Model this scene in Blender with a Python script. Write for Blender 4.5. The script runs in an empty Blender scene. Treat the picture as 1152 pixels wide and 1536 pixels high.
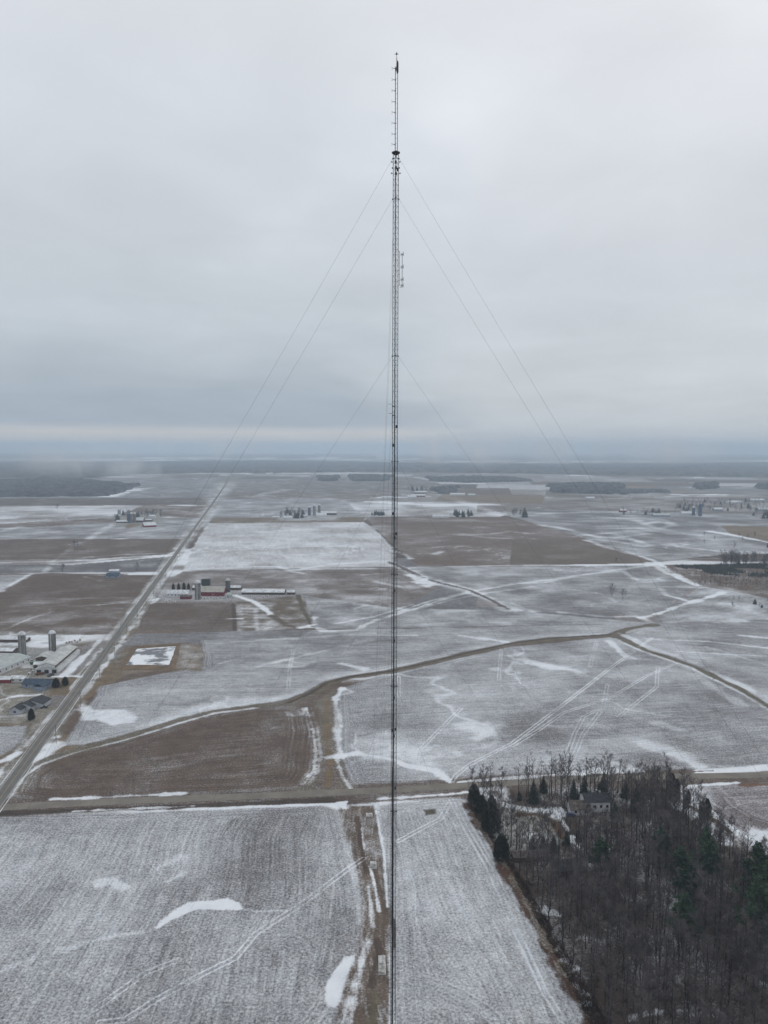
import bpy, math, random
import numpy as np
from mathutils import Vector, Matrix
random.seed(7); RNG = np.random.default_rng(7)
C = bpy.context.scene.collection
rad = math.radians

# ------------------------------------------------------------------ camera
H = 172.0                      # height of the viewpoint above the fields, metres
F = 1109.0                     # focal length in pixels of a 1152 x 1536 picture
PITCH = 4.95; ROLL = 0.13
cam_d = bpy.data.cameras.new('camera'); cam = bpy.data.objects.new('camera', cam_d); C.objects.link(cam)
cam_d.sensor_fit = 'VERTICAL'; cam_d.sensor_height = 24.0; cam_d.lens = 24.0 * F / 1536
cam_d.clip_start = 0.5; cam_d.clip_end = 200000
cam.location = (0, 0, H)
ROT = Matrix.Rotation(rad(90 - PITCH), 3, 'X') @ Matrix.Rotation(rad(ROLL), 3, 'Z')
cam.rotation_euler = ROT.to_euler()
bpy.context.scene.camera = cam

# ------------------------------------------------------------------ world
SUN_EL, SUN_AZ = 38.0, 35.0
w = bpy.data.worlds.new('World'); bpy.context.scene.world = w; w.use_nodes = True
nt = w.node_tree; nt.nodes.clear()
def N(nt, t, **k):
    n = nt.nodes.new(t)
    for a, b in k.items(): setattr(n, a, b)
    return n
def val(nt, op, a, b=None, c=None, clamp=False):
    n = N(nt, 'ShaderNodeMath', operation=op); n.use_clamp = clamp
    for i, v in enumerate((a, b, c)):
        if v is None: continue
        if isinstance(v, (int, float)): n.inputs[i].default_value = v
        else: nt.links.new(v, n.inputs[i])
    return n.outputs[0]
def mixc(nt, f, a, b, mode='MIX'):
    n = N(nt, 'ShaderNodeMix', data_type='RGBA', blend_type=mode)
    for i, v in ((0, f), (6, a), (7, b)):
        if isinstance(v, (int, float)): n.inputs[i].default_value = v
        elif isinstance(v, (tuple, list)): n.inputs[i].default_value = (*v[:3], 1)
        else: nt.links.new(v, n.inputs[i])
    return n.outputs[2]
def mapr(nt, v, a, b, c=0.0, d=1.0, smooth=True):
    n = N(nt, 'ShaderNodeMapRange', interpolation_type='SMOOTHSTEP' if smooth else 'LINEAR')
    nt.links.new(v, n.inputs[0])
    for i, x in enumerate((a, b, c, d)): n.inputs[i + 1].default_value = x
    return n.outputs[0]
def lin(*c):
    c = (c[0] + 0, c[1] + 0, c[2])
    return tuple((x / 255 / 12.92) if x <= 10 else ((x / 255 + .055) / 1.055) ** 2.4 for x in c)
def ramp(nt, v, stops):
    n = N(nt, 'ShaderNodeValToRGB'); el = n.color_ramp.elements
    while len(el) > 1: el.remove(el[-1])
    el[0].position = stops[0][0]; el[0].color = (*stops[0][1], 1)
    for p, c in stops[1:]:
        e = el.new(p); e.color = (*c, 1)
    nt.links.new(v, n.inputs[0]); return n.outputs[0]
def noise(nt, vec, scale, detail=4, rough=.55, dist=0.0):
    n = N(nt, 'ShaderNodeTexNoise'); nt.links.new(vec, n.inputs['Vector'])
    n.inputs['Scale'].default_value = scale; n.inputs['Detail'].default_value = detail
    n.inputs['Roughness'].default_value = rough; n.inputs['Distortion'].default_value = dist
    return n.outputs[0]
tc = N(nt, 'ShaderNodeTexCoord'); sep = N(nt, 'ShaderNodeSeparateXYZ'); nt.links.new(tc.outputs['Generated'], sep.inputs[0])
X, Y, Z = sep.outputs
# perspective of a cloud deck: direction divided by its height
den = val(nt, 'ADD', val(nt, 'MAXIMUM', Z, 0.0), 0.13)
cmb = N(nt, 'ShaderNodeCombineXYZ'); nt.links.new(val(nt, 'DIVIDE', X, den), cmb.inputs[0]); nt.links.new(val(nt, 'DIVIDE', Y, den), cmb.inputs[1])
nz1 = noise(nt, cmb.outputs[0], 0.75, 5, .48, .25)
cm2 = N(nt, 'ShaderNodeCombineXYZ'); nt.links.new(X, cm2.inputs[0]); nt.links.new(val(nt, 'MULTIPLY', Y, .6), cm2.inputs[1]); nt.links.new(val(nt, 'MULTIPLY', Z, 2.2), cm2.inputs[2])
nz2 = noise(nt, cm2.outputs[0], 3.2, 6, .5, .4)
zz = val(nt, 'ADD', Z, val(nt, 'MULTIPLY', val(nt, 'SUBTRACT', nz2, .5), val(nt, 'MULTIPLY', mapr(nt, Z, .015, .1), .12)))
SC = 1 / .6
def st(z): return max(0, min(1, z * SC))
left = ramp(nt, mapr(nt, zz, 0, .6, smooth=False), [(0, lin(196, 197, 199)), (st(.010), lin(207, 201, 195)), (st(.020), lin(204, 199, 195)),
    (st(.030), lin(160, 170, 181)), (st(.060), lin(157, 168, 179)), (st(.10), lin(170, 179, 188)), (st(.17), lin(187, 194, 201)), (st(.26), lin(194, 200, 207)), (st(.40), lin(203, 208, 215)), (st(.55), lin(213, 216, 220))])
right = ramp(nt, mapr(nt, zz, 0, .6, smooth=False), [(0, lin(188, 193, 199)), (st(.03), lin(190, 195, 200)),
    (st(.08), lin(190, 196, 201)), (st(.17), lin(193, 199, 205)), (st(.26), lin(200, 205, 211)), (st(.38), lin(208, 212, 218)), (st(.5), lin(211, 214, 219)), (st(.58), lin(213, 216, 220))])
azr = val(nt, 'ADD', val(nt, 'DIVIDE', X, val(nt, 'MAXIMUM', val(nt, 'ABSOLUTE', Y), .05)), val(nt, 'MULTIPLY', val(nt, 'SUBTRACT', nz2, .5), .5))
colr = mixc(nt, mapr(nt, azr, -.04, .12), left, right)
nz3 = noise(nt, cmb.outputs[0], 1.9, 5, .55, .6)
brk = val(nt, 'MULTIPLY', mapr(nt, nz1, .50, .68), val(nt, 'MULTIPLY', mapr(nt, Z, .08, .3), .09))
mod = val(nt, 'ADD', val(nt, 'ADD', val(nt, 'ADD', 0.765, brk), val(nt, 'MULTIPLY', nz1, .28)), val(nt, 'MULTIPLY', nz3, .18))
modc = N(nt, 'ShaderNodeVectorMath', operation='SCALE'); nt.links.new(colr, modc.inputs[0]); nt.links.new(mod, modc.inputs[3])
sky = N(nt, 'ShaderNodeTexSky', sky_type='NISHITA'); sky.sun_disc = False; sky.sun_elevation = rad(SUN_EL); sky.sun_rotation = rad(SUN_AZ)
sky.air_density = 1; sky.dust_density = 2
bg1 = N(nt, 'ShaderNodeBackground'); nt.links.new(sky.outputs[0], bg1.inputs[0]); bg1.inputs[1].default_value = .05
bg2 = N(nt, 'ShaderNodeBackground'); nt.links.new(modc.outputs[0], bg2.inputs[0]); bg2.inputs[1].default_value = 1.05
mx = N(nt, 'ShaderNodeMixShader'); mx.inputs[0].default_value = .93            # the cloud deck hides all but a trace of the blue sky
nt.links.new(bg1.outputs[0], mx.inputs[1]); nt.links.new(bg2.outputs[0], mx.inputs[2])
wo = N(nt, 'ShaderNodeOutputWorld'); nt.links.new(mx.outputs[0], wo.inputs[0])

sd_ = bpy.data.lights.new('sun', 'SUN'); sd_.energy = 0.5; sd_.angle = rad(25); sd_.color = (1, .97, .93)
sun = bpy.data.objects.new('sun', sd_); C.objects.link(sun)
sun.rotation_euler = (Matrix.Rotation(-rad(SUN_AZ), 3, 'Z') @ Matrix.Rotation(rad(-(90 - SUN_EL)), 3, 'X')).to_euler()
vs = bpy.context.scene.view_settings
vs.view_transform = 'Standard'; vs.look = 'None'; vs.gamma = 1; vs.exposure = 0.17; vs.use_curve_mapping = False
cy = bpy.context.scene.cycles
cy.volume_bounces = 2; cy.max_bounces = 6; cy.diffuse_bounces = 3; cy.transparent_max_bounces = 8
cy.use_denoising = True; cy.denoiser = 'OPENIMAGEDENOISE'; cy.denoising_input_passes = 'RGB_ALBEDO_NORMAL'; cy.denoising_prefilter = 'ACCURATE'

# ------------------------------------------------------------------ survey: a bearing in the photograph to a place on the ground
RN = np.array(ROT)
def G(px, py, z=0.0):
    d = RN @ np.array([(px - 576) / F, (768 - py) / F, -1.0])
    t = (z - H) / d[2]
    return (d[0] * t, d[1] * t)
def Gs(pts): return np.array([G(*p) for p in pts])
def mpp(px, py):              # metres on the ground sideways per pixel
    a, b = G(px, py), G(px + 1, py); return math.hypot(a[0] - b[0], a[1] - b[1])
def zat(py, dist, px=590):    # height of a point seen at row py on an upright at forward distance dist
    d = RN @ np.array([(px - 576) / F, (768 - py) / F, -1.0]); return H + d[2] / d[1] * dist

# ------------------------------------------------------------------ helpers
def tag(o, label=None, cat=None, group=None, kind=None):
    if label: o['label'] = label
    if cat: o['category'] = cat
    if group: o['group'] = group
    if kind: o['kind'] = kind
    return o
def empty(name, loc, rz=0.0, label=None, cat=None, group=None, s=1.0):
    o = bpy.data.objects.new(name, None); C.objects.link(o); o.location = loc; o.rotation_euler = (0, 0, rz); o.scale = (s, s, s)
    return tag(o, label, cat, group)
def mk(name, V, Fc, mat, parent=None, smooth=False):
    me = bpy.data.meshes.new(name); me.from_pydata([tuple(v) for v in V], [], Fc); me.materials.append(mat)
    if smooth: me.polygons.foreach_set('use_smooth', [True] * len(me.polygons))
    o = bpy.data.objects.new(name, me); C.objects.link(o)
    if parent: o.parent = parent
    return o
class MB:
    def __init__(s): s.V = []; s.F = []
    def add(s, V, Fc):
        n = len(s.V); s.V += [tuple(v) for v in V]; s.F += [tuple(i + n for i in f) for f in Fc]
    def box(s, x0, x1, y0, y1, z0, z1):
        s.add([(x0,y0,z0),(x1,y0,z0),(x1,y1,z0),(x0,y1,z0),(x0,y0,z1),(x1,y0,z1),(x1,y1,z1),(x0,y1,z1)],
              [(0,3,2,1),(4,5,6,7),(0,1,5,4),(1,2,6,5),(2,3,7,6),(3,0,4,7)])
    def tube(s, a, b, r0, r1=None, n=4, cap=False):
        r1 = r0 if r1 is None else r1
        a = Vector(a); b = Vector(b); d = (b - a)
        if d.length < 1e-6: return
        d.normalize(); u = d.orthogonal().normalized(); v = d.cross(u)
        V = []
        for p, r in ((a, r0), (b, r1)):
            for k in range(n):
                t = 2 * math.pi * k / n; V.append(p + (u * math.cos(t) + v * math.sin(t)) * r)
        Fc = [(k, (k + 1) % n, n + (k + 1) % n, n + k) for k in range(n)]
        if cap: Fc += [tuple(range(n - 1, -1, -1)), tuple(range(n, 2 * n))]
        s.add(V, Fc)
    def lathe(s, prof, n=20, cx=0, cy=0):
        V = []; Fc = []
        for r, z in prof:
            for k in range(n):
                t = 2 * math.pi * k / n; V.append((cx + r * math.cos(t), cy + r * math.sin(t), z))
        for i in range(len(prof) - 1):
            for k in range(n):
                Fc.append((i*n+k, i*n+(k+1)%n, (i+1)*n+(k+1)%n, (i+1)*n+k))
        Fc.append(tuple(range((len(prof)-1)*n, len(prof)*n)))
        s.add(V, Fc)
    def build(s, name, mat, parent=None, smooth=False): return mk(name, s.V, s.F, mat, parent, smooth)
def kids(o): return [c for c in C.objects if c.parent == o]
KID = {}
def copy_tree(o, loc, rz, s=1.0, label=None, group=None, sz=None):
    c = o.copy(); C.objects.link(c); c.location = loc; c.rotation_euler = (0, 0, rz); c.scale = (s, s, sz or s)
    if label: c['label'] = label
    if group: c['group'] = group
    elif 'group' in c: del c['group']
    for ch in KID[o.name]:
        k = ch.copy(); C.objects.link(k); k.parent = c
    return c

# ------------------------------------------------------------------ materials
def mat_plain(name, col, rough=.8, var=.25, scale=1.5, col2=None, metal=0.0, spec=.3, aniso=(1,1,1)):
    m = bpy.data.materials.new(name); m.use_nodes = True; t = m.node_tree; b = t.nodes['Principled BSDF']
    g = N(t, 'ShaderNodeNewGeometry'); mp = N(t, 'ShaderNodeMapping'); t.links.new(g.outputs['Position'], mp.inputs[0]); mp.inputs['Scale'].default_value = aniso
    nz = noise(t, mp.outputs[0], scale, 6, .6)
    c2 = col2 or tuple(x * (1 - var * 1.6) for x in col)
    hi = tuple(min(1, x * (1 + var)) for x in col) if not col2 else col
    t.links.new(mixc(t, mapr(t, nz, .33, .67), c2, hi), b.inputs['Base Color'])
    b.inputs['Roughness'].default_value = rough; b.inputs['Metallic'].default_value = metal
    b.inputs['Specular IOR Level'].default_value = spec
    return m
M = {}
M['steel'] = mat_plain('galvanised_steel', (.12, .14, .15), .55, .25, .4, metal=.3)
M['darksteel'] = mat_plain('dark_steel', (.05, .055, .06), .6, .2, 1)
M['cable'] = mat_plain('black_cable', (.012, .012, .014), .6, .3, 1)
M['wire'] = mat_plain('guy_wire_steel', (.10, .11, .12), .6, .2, .2)
M['concrete'] = mat_plain('concrete', (.36, .35, .33), .9, .3, .6)
M['oldconcrete'] = mat_plain('weathered_concrete', (.24, .235, .225), .9, .35, .5, aniso=(1,1,.25))
def seams(m, sp=.9):
    t_ = m.node_tree; b_ = t_.nodes['Principled BSDF']; l_ = b_.inputs['Base Color'].links[0].from_socket
    tc_ = N(t_, 'ShaderNodeTexCoord'); s_ = N(t_, 'ShaderNodeSeparateXYZ'); t_.links.new(tc_.outputs['Object'], s_.inputs[0])
    f_ = val(t_, 'LESS_THAN', val(t_, 'FRACT', val(t_, 'DIVIDE', s_.outputs[1], sp)), .14)
    t_.links.new(mixc(t_, f_, l_, (.25, .255, .25)), b_.inputs['Base Color'])
M['greysteel'] = mat_plain('dark_grey_silo', (.13, .13, .135), .8, .25, .4, aniso=(1,1,.3))
M['darkconcrete'] = mat_plain('dark_old_concrete', (.17, .165, .155), .9, .35, .5, aniso=(1,1,.25))
M['barnroof'] = mat_plain('tan_snowy_roof', (.42, .40, .36), .8, .15, .3)
M['snowroof'] = mat_plain('snowy_roof', (.74, .76, .79), .8, .1, .35, col2=(.46, .47, .48))
M['whitewall'] = mat_plain('white_siding', (.62, .63, .64), .7, .1, .5)
M['greyroof'] = mat_plain('grey_metal_roof', (.42, .46, .45), .6, .12, .2)
M['paleroof'] = mat_plain('pale_metal_roof', (.5, .51, .5), .6, .15, .2)
seams(M['greyroof']); seams(M['paleroof'])
M['darkroof'] = mat_plain('dark_shingle', (.045, .047, .055), .9, .25, .9)
M['blueroof'] = mat_plain('blue_shingle', (.055, .08, .12), .85, .25, .8)
M['brownroof'] = mat_plain('brown_shingle', (.12, .10, .09), .9, .3, .8)
M['red'] = mat_plain('barn_red', (.21, .022, .03), .75, .25, .7)
M['bluewall'] = mat_plain('grey_blue_siding', (.27, .31, .38), .75, .12, .6)
M['greywall'] = mat_plain('grey_siding', (.42, .43, .46), .75, .1, .6)
M['darkopen'] = mat_plain('dark_opening', (.025, .025, .028), .5, .3, 1)
M['bluesteel'] = mat_plain('blue_silo_enamel', (.06, .10, .17), .4, .2, .3, spec=.5)
M['tanwall'] = mat_plain('tan_siding', (.3, .26, .2), .8, .15, .6)
M['brownwall'] = mat_plain('brown_boards', (.10, .07, .055), .85, .25, .8)
M['asphalt'] = mat_plain('asphalt', (.165, .16, .155), .9, .12, .12, col2=(.125, .122, .12))
M['asphalt_new'] = mat_plain('darker_asphalt', (.10, .10, .105), .9, .12, .15)
M['gravelroad'] = mat_plain('pale_worn_road', (.215, .195, .165), .95, .12, .1, col2=(.165,.148,.127))
M['drive'] = mat_plain('packed_drive', (.19, .175, .17), .95, .2, .4)
M['line'] = mat_plain('road_paint', (.6, .58, .5), .8, .2, 2)
M['yline'] = mat_plain('yellow_road_paint', (.45, .33, .10), .8, .2, 2)
M['bark'] = mat_plain('bark', (.048, .042, .043), .95, .35, 2.2, aniso=(1,1,.3))
M['twig'] = mat_plain('twigs', (.125, .108, .108), .95, .3, .15)
M['twig2'] = mat_plain('russet_twigs', (.17, .105, .06), .95, .3, .3)
M['brush'] = mat_plain('dry_brush', (.095, .058, .045), .95, .45, .12)
M['brushgrey'] = mat_plain('grey_brush', (.105, .088, .088), .95, .4, .12)
M['spruce'] = mat_plain('spruce_needles', (.030, .046, .036), .9, .45, .8)
M['cedar'] = mat_plain('cedar_needles', (.034, .042, .027), .9, .45, .8)
M['pine'] = mat_plain('pine_needles', (.036, .066, .038), .9, .45, .8)
M['forest'] = mat_plain('far_wood_canopy', (.072, .075, .08), 1, .3, .02)
M['nursery'] = mat_plain('nursery_needles', (.035, .045, .036), .95, .35, .3)
M['carblue'] = mat_plain('blue_car_paint', (.03, .07, .2), .3, .05, 1, spec=.5)
M['glass'] = mat_plain('window_glass', (.03, .035, .045), .15, .1, 1, spec=.6)
M['tyre'] = mat_plain('tyre_rubber', (.02, .02, .02), .9, .1, 1)
M['wood'] = mat_plain('pole_wood', (.12, .10, .08), .95, .2, 2)
M['redlight'] = mat_plain('beacon_red', (.25, .03, .03), .4, .1, 1)
M['white'] = mat_plain('white_paint', (.7, .7, .7), .6, .08, 1)

# ------------------------------------------------------------------ ground sheet with fields, waterways, drifts and wheel tracks
def vnoise(x, y, seed=0):
    xi = np.floor(x).astype(np.int64); yi = np.floor(y).astype(np.int64); fx = x - xi; fy = y - yi
    fx = fx*fx*(3-2*fx); fy = fy*fy*(3-2*fy)
    def h(a, b):
        n = (a * 374761393 + b * 668265263 + seed * 974634777) & 0xffffffff
        n = ((n ^ (n >> 13)) * 1274126177) & 0xffffffff
        return ((n ^ (n >> 16)) & 0xffff) / 65535.0
    return (h(xi,yi)*(1-fx)+h(xi+1,yi)*fx)*(1-fy) + (h(xi,yi+1)*(1-fx)+h(xi+1,yi+1)*fx)*fy
def fbm(x, y, sc, oct=4, seed=0):
    r = 0; a = 1; t = 0
    for o in range(oct):
        r = r + a * (vnoise(x / sc, y / sc, seed + o) - .5); t += a; a *= .55; sc *= .5
    return r / t * 2
def sstep(a, b, x):
    t = np.clip((x - a) / (b - a), 0, 1); return t*t*(3-2*t)

NR = 1230
downs = np.concatenate([np.geomspace(0.0029, 0.02, 50)[:-1], np.linspace(0.02, 1.08, NR)])[::-1]       # tan of the angle below the horizon
ys = H / downs
ss = np.concatenate([[-6, -3, -1.6, -1.1], np.linspace(-.80, -.56, 40)[:-1], np.linspace(-.56, .56, 800), np.linspace(.56, .80, 40)[1:], [1.1, 1.6, 3, 6]])
SS, YY = np.meshgrid(ss, ys); XX = SS * YY
gx = XX.ravel(); gy = YY.ravel()
nC, nRr = len(ss), len(ys)
snow = np.zeros_like(gx); soil = np.zeros((len(gx), 3)); rowc = np.zeros((len(gx), 3))
warp = fbm(gx, gy, 90, 3, 11) * 9
rowc[:, 0] = gx * .17 + gy * .98; rowc[:, 1] = gx * .98 - gy * .17; rowc[:, 2] = .5
LIL = np.array((.140, .132, .134)); BRN = np.array((.125, .093, .074)); DRK = np.array((.078, .060, .050)); TAN = np.array((.21, .155, .098)); OLV = np.array((.135, .118, .082)); MID = np.array((.142, .115, .100)); WOODS = np.array((.075, .055, .045)); RUS = np.array((.13, .075, .052))
ang = rad(8); qa = gx * math.cos(ang) - gy * math.sin(ang); qb = gx * math.sin(ang) + gy * math.cos(ang)
ca = np.floor((qa + 130) / 400 + .35 * np.floor((qb) / 400)).astype(int); cb = np.floor((qb + 60) / 400).astype(int)
hsh = ((ca * 73856093) ^ (cb * 19349663)) & 1023; hsh = (hsh * 2654435761 & 0xffffffff) / 2**32
pal = np.array([LIL, MID, BRN, MID, LIL*.8, TAN*.8, DRK*1.2, MID*.9]); psn = np.array([.40, .30, .20, .36, .30, .22, .16, .5])
idx = (hsh * 8).astype(int) % 8
soil[:] = pal[idx]; snow[:] = psn[idx]
eb = np.minimum(np.abs(((qb + 60) / 400) % 1 - 0), np.abs(((qb + 60) / 400) % 1 - 1)) * 400
snow += .18 * (eb < 7) * (fbm(gx, gy, 160, 2, 5) > .0)
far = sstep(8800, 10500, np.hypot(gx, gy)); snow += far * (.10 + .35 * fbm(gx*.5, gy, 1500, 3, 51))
snow += .7 * np.clip(fbm(gx*.35, gy, 110, 3, 21) - .36, 0, 1) * 3

def seg_dist(px, py, a, b):
    dx, dy = b[0]-a[0], b[1]-a[1]; L2 = dx*dx+dy*dy + 1e-9
    t = np.clip(((px-a[0])*dx + (py-a[1])*dy) / L2, 0, 1)
    ex = px - a[0] - t*dx; ey = py - a[1] - t*dy
    return np.sqrt(ex*ex+ey*ey), t
def bbox_idx(P, m):
    return np.nonzero((gx > P[:,0].min()-m) & (gx < P[:,0].max()+m) & (gy > P[:,1].min()-m) & (gy < P[:,1].max()+m))[0]
def poly_sd(P, x, y):
    d = np.full(len(x), 1e9); ins = np.zeros(len(x), bool)
    for i in range(len(P)):
        a, b = P[i], P[(i+1) % len(P)]
        dd, _ = seg_dist(x, y, a, b); d = np.minimum(d, dd)
        c = ((a[1] > y) != (b[1] > y)) & (x < (b[0]-a[0]) * (y-a[1]) / (b[1]-a[1] + 1e-12) + a[0])
        ins ^= c
    return np.where(ins, d, -d)
def field(pts, so, sn, row=None, strength=.6, feather=1.5, wob=2.0, head=0.0, patch=.10, pscale=45, edge=0.0):
    P = Gs(pts); ii = bbox_idx(P, 15)
    if not len(ii): return
    x, y = gx[ii], gy[ii]; sd = poly_sd(P, x, y) + fbm(x, y, 25, 3, 3) * wob
    m = sstep(-feather, feather, sd)
    soil[ii] = soil[ii] * (1-m[:,None]) + np.asarray(so) * m[:,None]
    sv = sn + patch * fbm(x, y, pscale, 4, int(abs(P[0,0])) % 97) * 1.6
    if edge: sv = sv + edge * sstep(14, 2, sd)
    snow[ii] = snow[ii] * (1-m) + sv * m
    if row is not None:
        a, b = Gs(row); d = (b - a) / np.linalg.norm(b - a)
        ac = (x * -d[1] + y * d[0]) + warp[ii]; al = x * d[0] + y * d[1]
        if head:
            hm = sd < head
            ac = np.where(hm, sd, ac); al = np.where(hm, (x + y) * .3, al)
        k = ii[sd > 0]; kk = sd > 0
        rowc[k, 0] = ac[kk]; rowc[k, 1] = al[kk]; rowc[k, 2] = strength
def paint(pts, amt, width, so=None, rag=1.0, close=False, setv=None, prof=1.0, tint=1.0):
    """a drift, waterway or verge following a line on the ground"""
    P = Gs(pts); ii = bbox_idx(P, width * 2 + 4); x, y = gx[ii], gy[ii]
    d = np.full(len(ii), 1e9)
    for i in range(len(P) - 1):
        dd, _ = seg_dist(x, y, P[i], P[i+1]); d = np.minimum(d, dd)
    we = np.maximum(width, y * y / H * .00125)
    d = d + fbm(x, y, max(4, width * 2.5), 4, 31) * width * .6 * rag
    m = sstep(we * .95, we * .1, d) if setv is None else sstep(we * .7, we * .3, d)
    if setv is None: snow[ii] += amt * 1.15 * m * (width / we) ** .35 * np.clip(.85 + .9 * fbm(x, y, 38, 3, 41) * min(rag, 1), .1, 1.4)
    else: snow[ii] = snow[ii] * (1-m) + setv * m
    if so is not None: soil[ii] = soil[ii] * (1 - m[:,None]*tint) + np.asarray(so) * m[:,None] * tint
def blob(pts, amt, feather=3, so=None, wob=4, setv=None):
    feather *= 1.5; wob *= 2.2
    P = Gs(pts); ii = bbox_idx(P, feather * 3 + wob); x, y = gx[ii], gy[ii]
    sd = poly_sd(P, x, y) + fbm(x, y, 14, 4, 17) * wob
    m = sstep(-feather, feather, sd)
    if setv is None: snow[ii] += amt * m * (np.clip(.85 + 1.2 * fbm(x, y, 9, 3, 19), .2, 1.2) if amt < .7 else 1)
    else: snow[ii] = snow[ii]*(1-m) + setv*m
    if so is not None: soil[ii] = soil[ii] * (1-m[:,None]) + np.asarray(so) * m[:,None]
def track(pts, amt=.45, gap=2.0, w=.9):
    P = Gs(pts); ii = bbox_idx(P, 6); x, y = gx[ii], gy[ii]; d = np.full(len(ii), 1e9)
    for i in range(len(P) - 1):
        dd, _ = seg_dist(x, y, P[i], P[i+1]); d = np.minimum(d, dd)
    d = np.abs(d - gap * .5)
    wid = np.maximum(w * .6, y * .0013)
    m = sstep(wid, wid * .2, d) * np.clip(.75 + .9 * fbm(x, y, 16, 3, 8), .15, 1.3)
    snow[ii] += amt * .8 * m

NS = ((225, 900), (320, 760))        # along the main road
EW = ((300, 856), (1000, 847))
EWr = ((100, 1206), (900, 1168))
# --- far fields, left of the road
field([(-200,722),(330,716),(345,722),(300,748),(-200,749)], LIL*.95, .33, EW, .5)
field([(-200,748),(300,747),(312,757),(-200,760)], DRK*1.25, .22, EW)
field([(-200,760),(215,758),(300,758),(180,772),(50,783),(-200,800)], MID, .53, EW, patch=.22, pscale=120)
field([(215,758),(318,757),(308,777),(240,778),(180,772)], BRN*1.05, .30, EW, patch=.2)
field([(50,783),(170,777),(300,777),(160,790),(-20,795),(-200,800)], BRN*1.1, .28, EW)
field([(-200,798),(60,790),(240,778),(302,777),(283,808),(-200,811)], LIL, .40, EW, .7, patch=.12)
field([(-200,810),(283,808),(264,831),(143,838),(-200,842)], BRN*.98, .22, EW, .5, patch=.12)
field([(-200,846),(110,847),(263,834),(247,858),(67,859),(-200,861)], LIL*.82, .30, EW, .5)
field([(-200,861),(47,861),(-3,888),(-200,930)], LIL, .50, ((0,880),(47,862)), .9)
field([(47,862),(160,863),(250,862),(217,897),(-200,900),(-3,888)], BRN*.95, .21, EW, .5, patch=.12)
field([(-200,900),(217,897),(180,951),(-200,958)], BRN*1.02, .27, EW, .7, patch=.14, pscale=30)
# --- far fields, right of the road
field([(345,720),(620,716),(700,735),(540,748),(330,749)], MID*.92, .30, EW, .5)
field([(330,749),(520,749),(545,776),(308,777)], LIL*1.02, .40, EW, .7)
field([(517,750),(587,756),(760,772),(750,775),(545,775)], MID, .50, EW, .7, patch=.2, pscale=100)
field([(320,776),(547,776),(546,784),(312,786)], TAN*.72, .26, EW)
field([(312,785),(546,783),(566,798),(592,824),(594,850),(275,856),(292,815)], MID*1.05, .565, NS, 1.0, feather=2.5, wob=4, patch=.10, pscale=60, head=14)
field([(547,776),(754,775),(800,785),(878,808),(930,826),(968,845),(628,850),(594,822)], BRN*1.12, .25, EW, .5, patch=.14, pscale=70)
field([(768,812),(878,811),(968,845),(765,848)], BRN*.8+OLV*.2, .20, EW, .4, patch=.1)
field([(754,772),(810,760),(1400,775),(1400,828),(1080,832),(985,843),(878,808),(800,785)], LIL*.97, .35, EW, .7, patch=.16, pscale=70)
field([(1080,788),(1400,797),(1400,835),(1152,813),(1095,800)], TAN*.8, .2, EW, .4)
field([(820,735),(1400,740),(1400,775),(810,765)], MID*.9, .31, EW, .5, patch=.14, pscale=110)
# --- middle ground
field([(275,857),(594,851),(660,880),(600,915),(470,925),(440,900),(345,898),(240,895),(252,870)], MID*1.0, .345, EW, .6, patch=.15, pscale=35)
field([(600,852),(965,848),(1040,880),(1000,915),(965,925),(770,915),(690,885)], LIL, .40, EW, .8, patch=.13, pscale=40)
field([(995,847),(1400,842),(1400,930),(1120,900),(1080,885),(1040,872)], BRN*1.1, .24, EW, .4, patch=.2, pscale=25)
field([(1050,880),(1090,885),(1400,945),(1400,985),(1152,930),(980,935),(1003,912)], LIL*.95, .46, ((1000,912),(1100,885)), 1.0, patch=.15, pscale=30)
field([(220,905),(352,903),(356,946),(205,948)], BRN*.95, .22, EW, .6, patch=.1)
field([(352,890),(455,893),(470,942),(356,948)], BRN*.7+OLV*.35, .33, EW, .8, patch=.22, pscale=14)
field([(455,893),(600,913),(760,915),(981,935),(700,941),(474,944)], LIL, .42, EW, .9, patch=.15, pscale=40)
field([(300,958),(470,945),(700,941),(981,934),(940,944),(915,952),(768,966),(524,1014),(461,1043),(384,1057),(267,1081),(133,1118),(95,1118),(150,1030),(240,1010),(305,1000)],
      LIL, .425, EW, .9, patch=.10, pscale=60, head=9)
field([(200,950),(470,944),(450,956),(300,960),(300,1003),(185,1006),(165,985)], LIL*.9, .36, EW, .6, patch=.1)
field([(505,1034),(584,1010),(768,970),(915,956),(975,980),(1081,1022),(1400,1170),(1400,1146),(1152,1150),(768,1166),(690,1174),(527,1178),(508,1130)],
      LIL, .425, ((540,1100),(1152,1060)), .8, patch=.12, pscale=50, head=10)
field([(930,953),(985,936),(1400,920),(1400,1150),(1152,1058),(1010,987)], LIL*.98, .44, ((1020,977),(1152,983)), 1.0, patch=.12, pscale=50, head=8)
field([(22,1192),(36,1166),(62,1147),(130,1122),(187,1109),(267,1084),(384,1061),(440,1059),(462,1066),(468,1095),(466,1158),(452,1180),(300,1190),(60,1200)],
      BRN*.95, .22, ((60,1180),(460,1140)), 1.0, patch=.10, pscale=30, head=16, feather=2.5)
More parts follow.
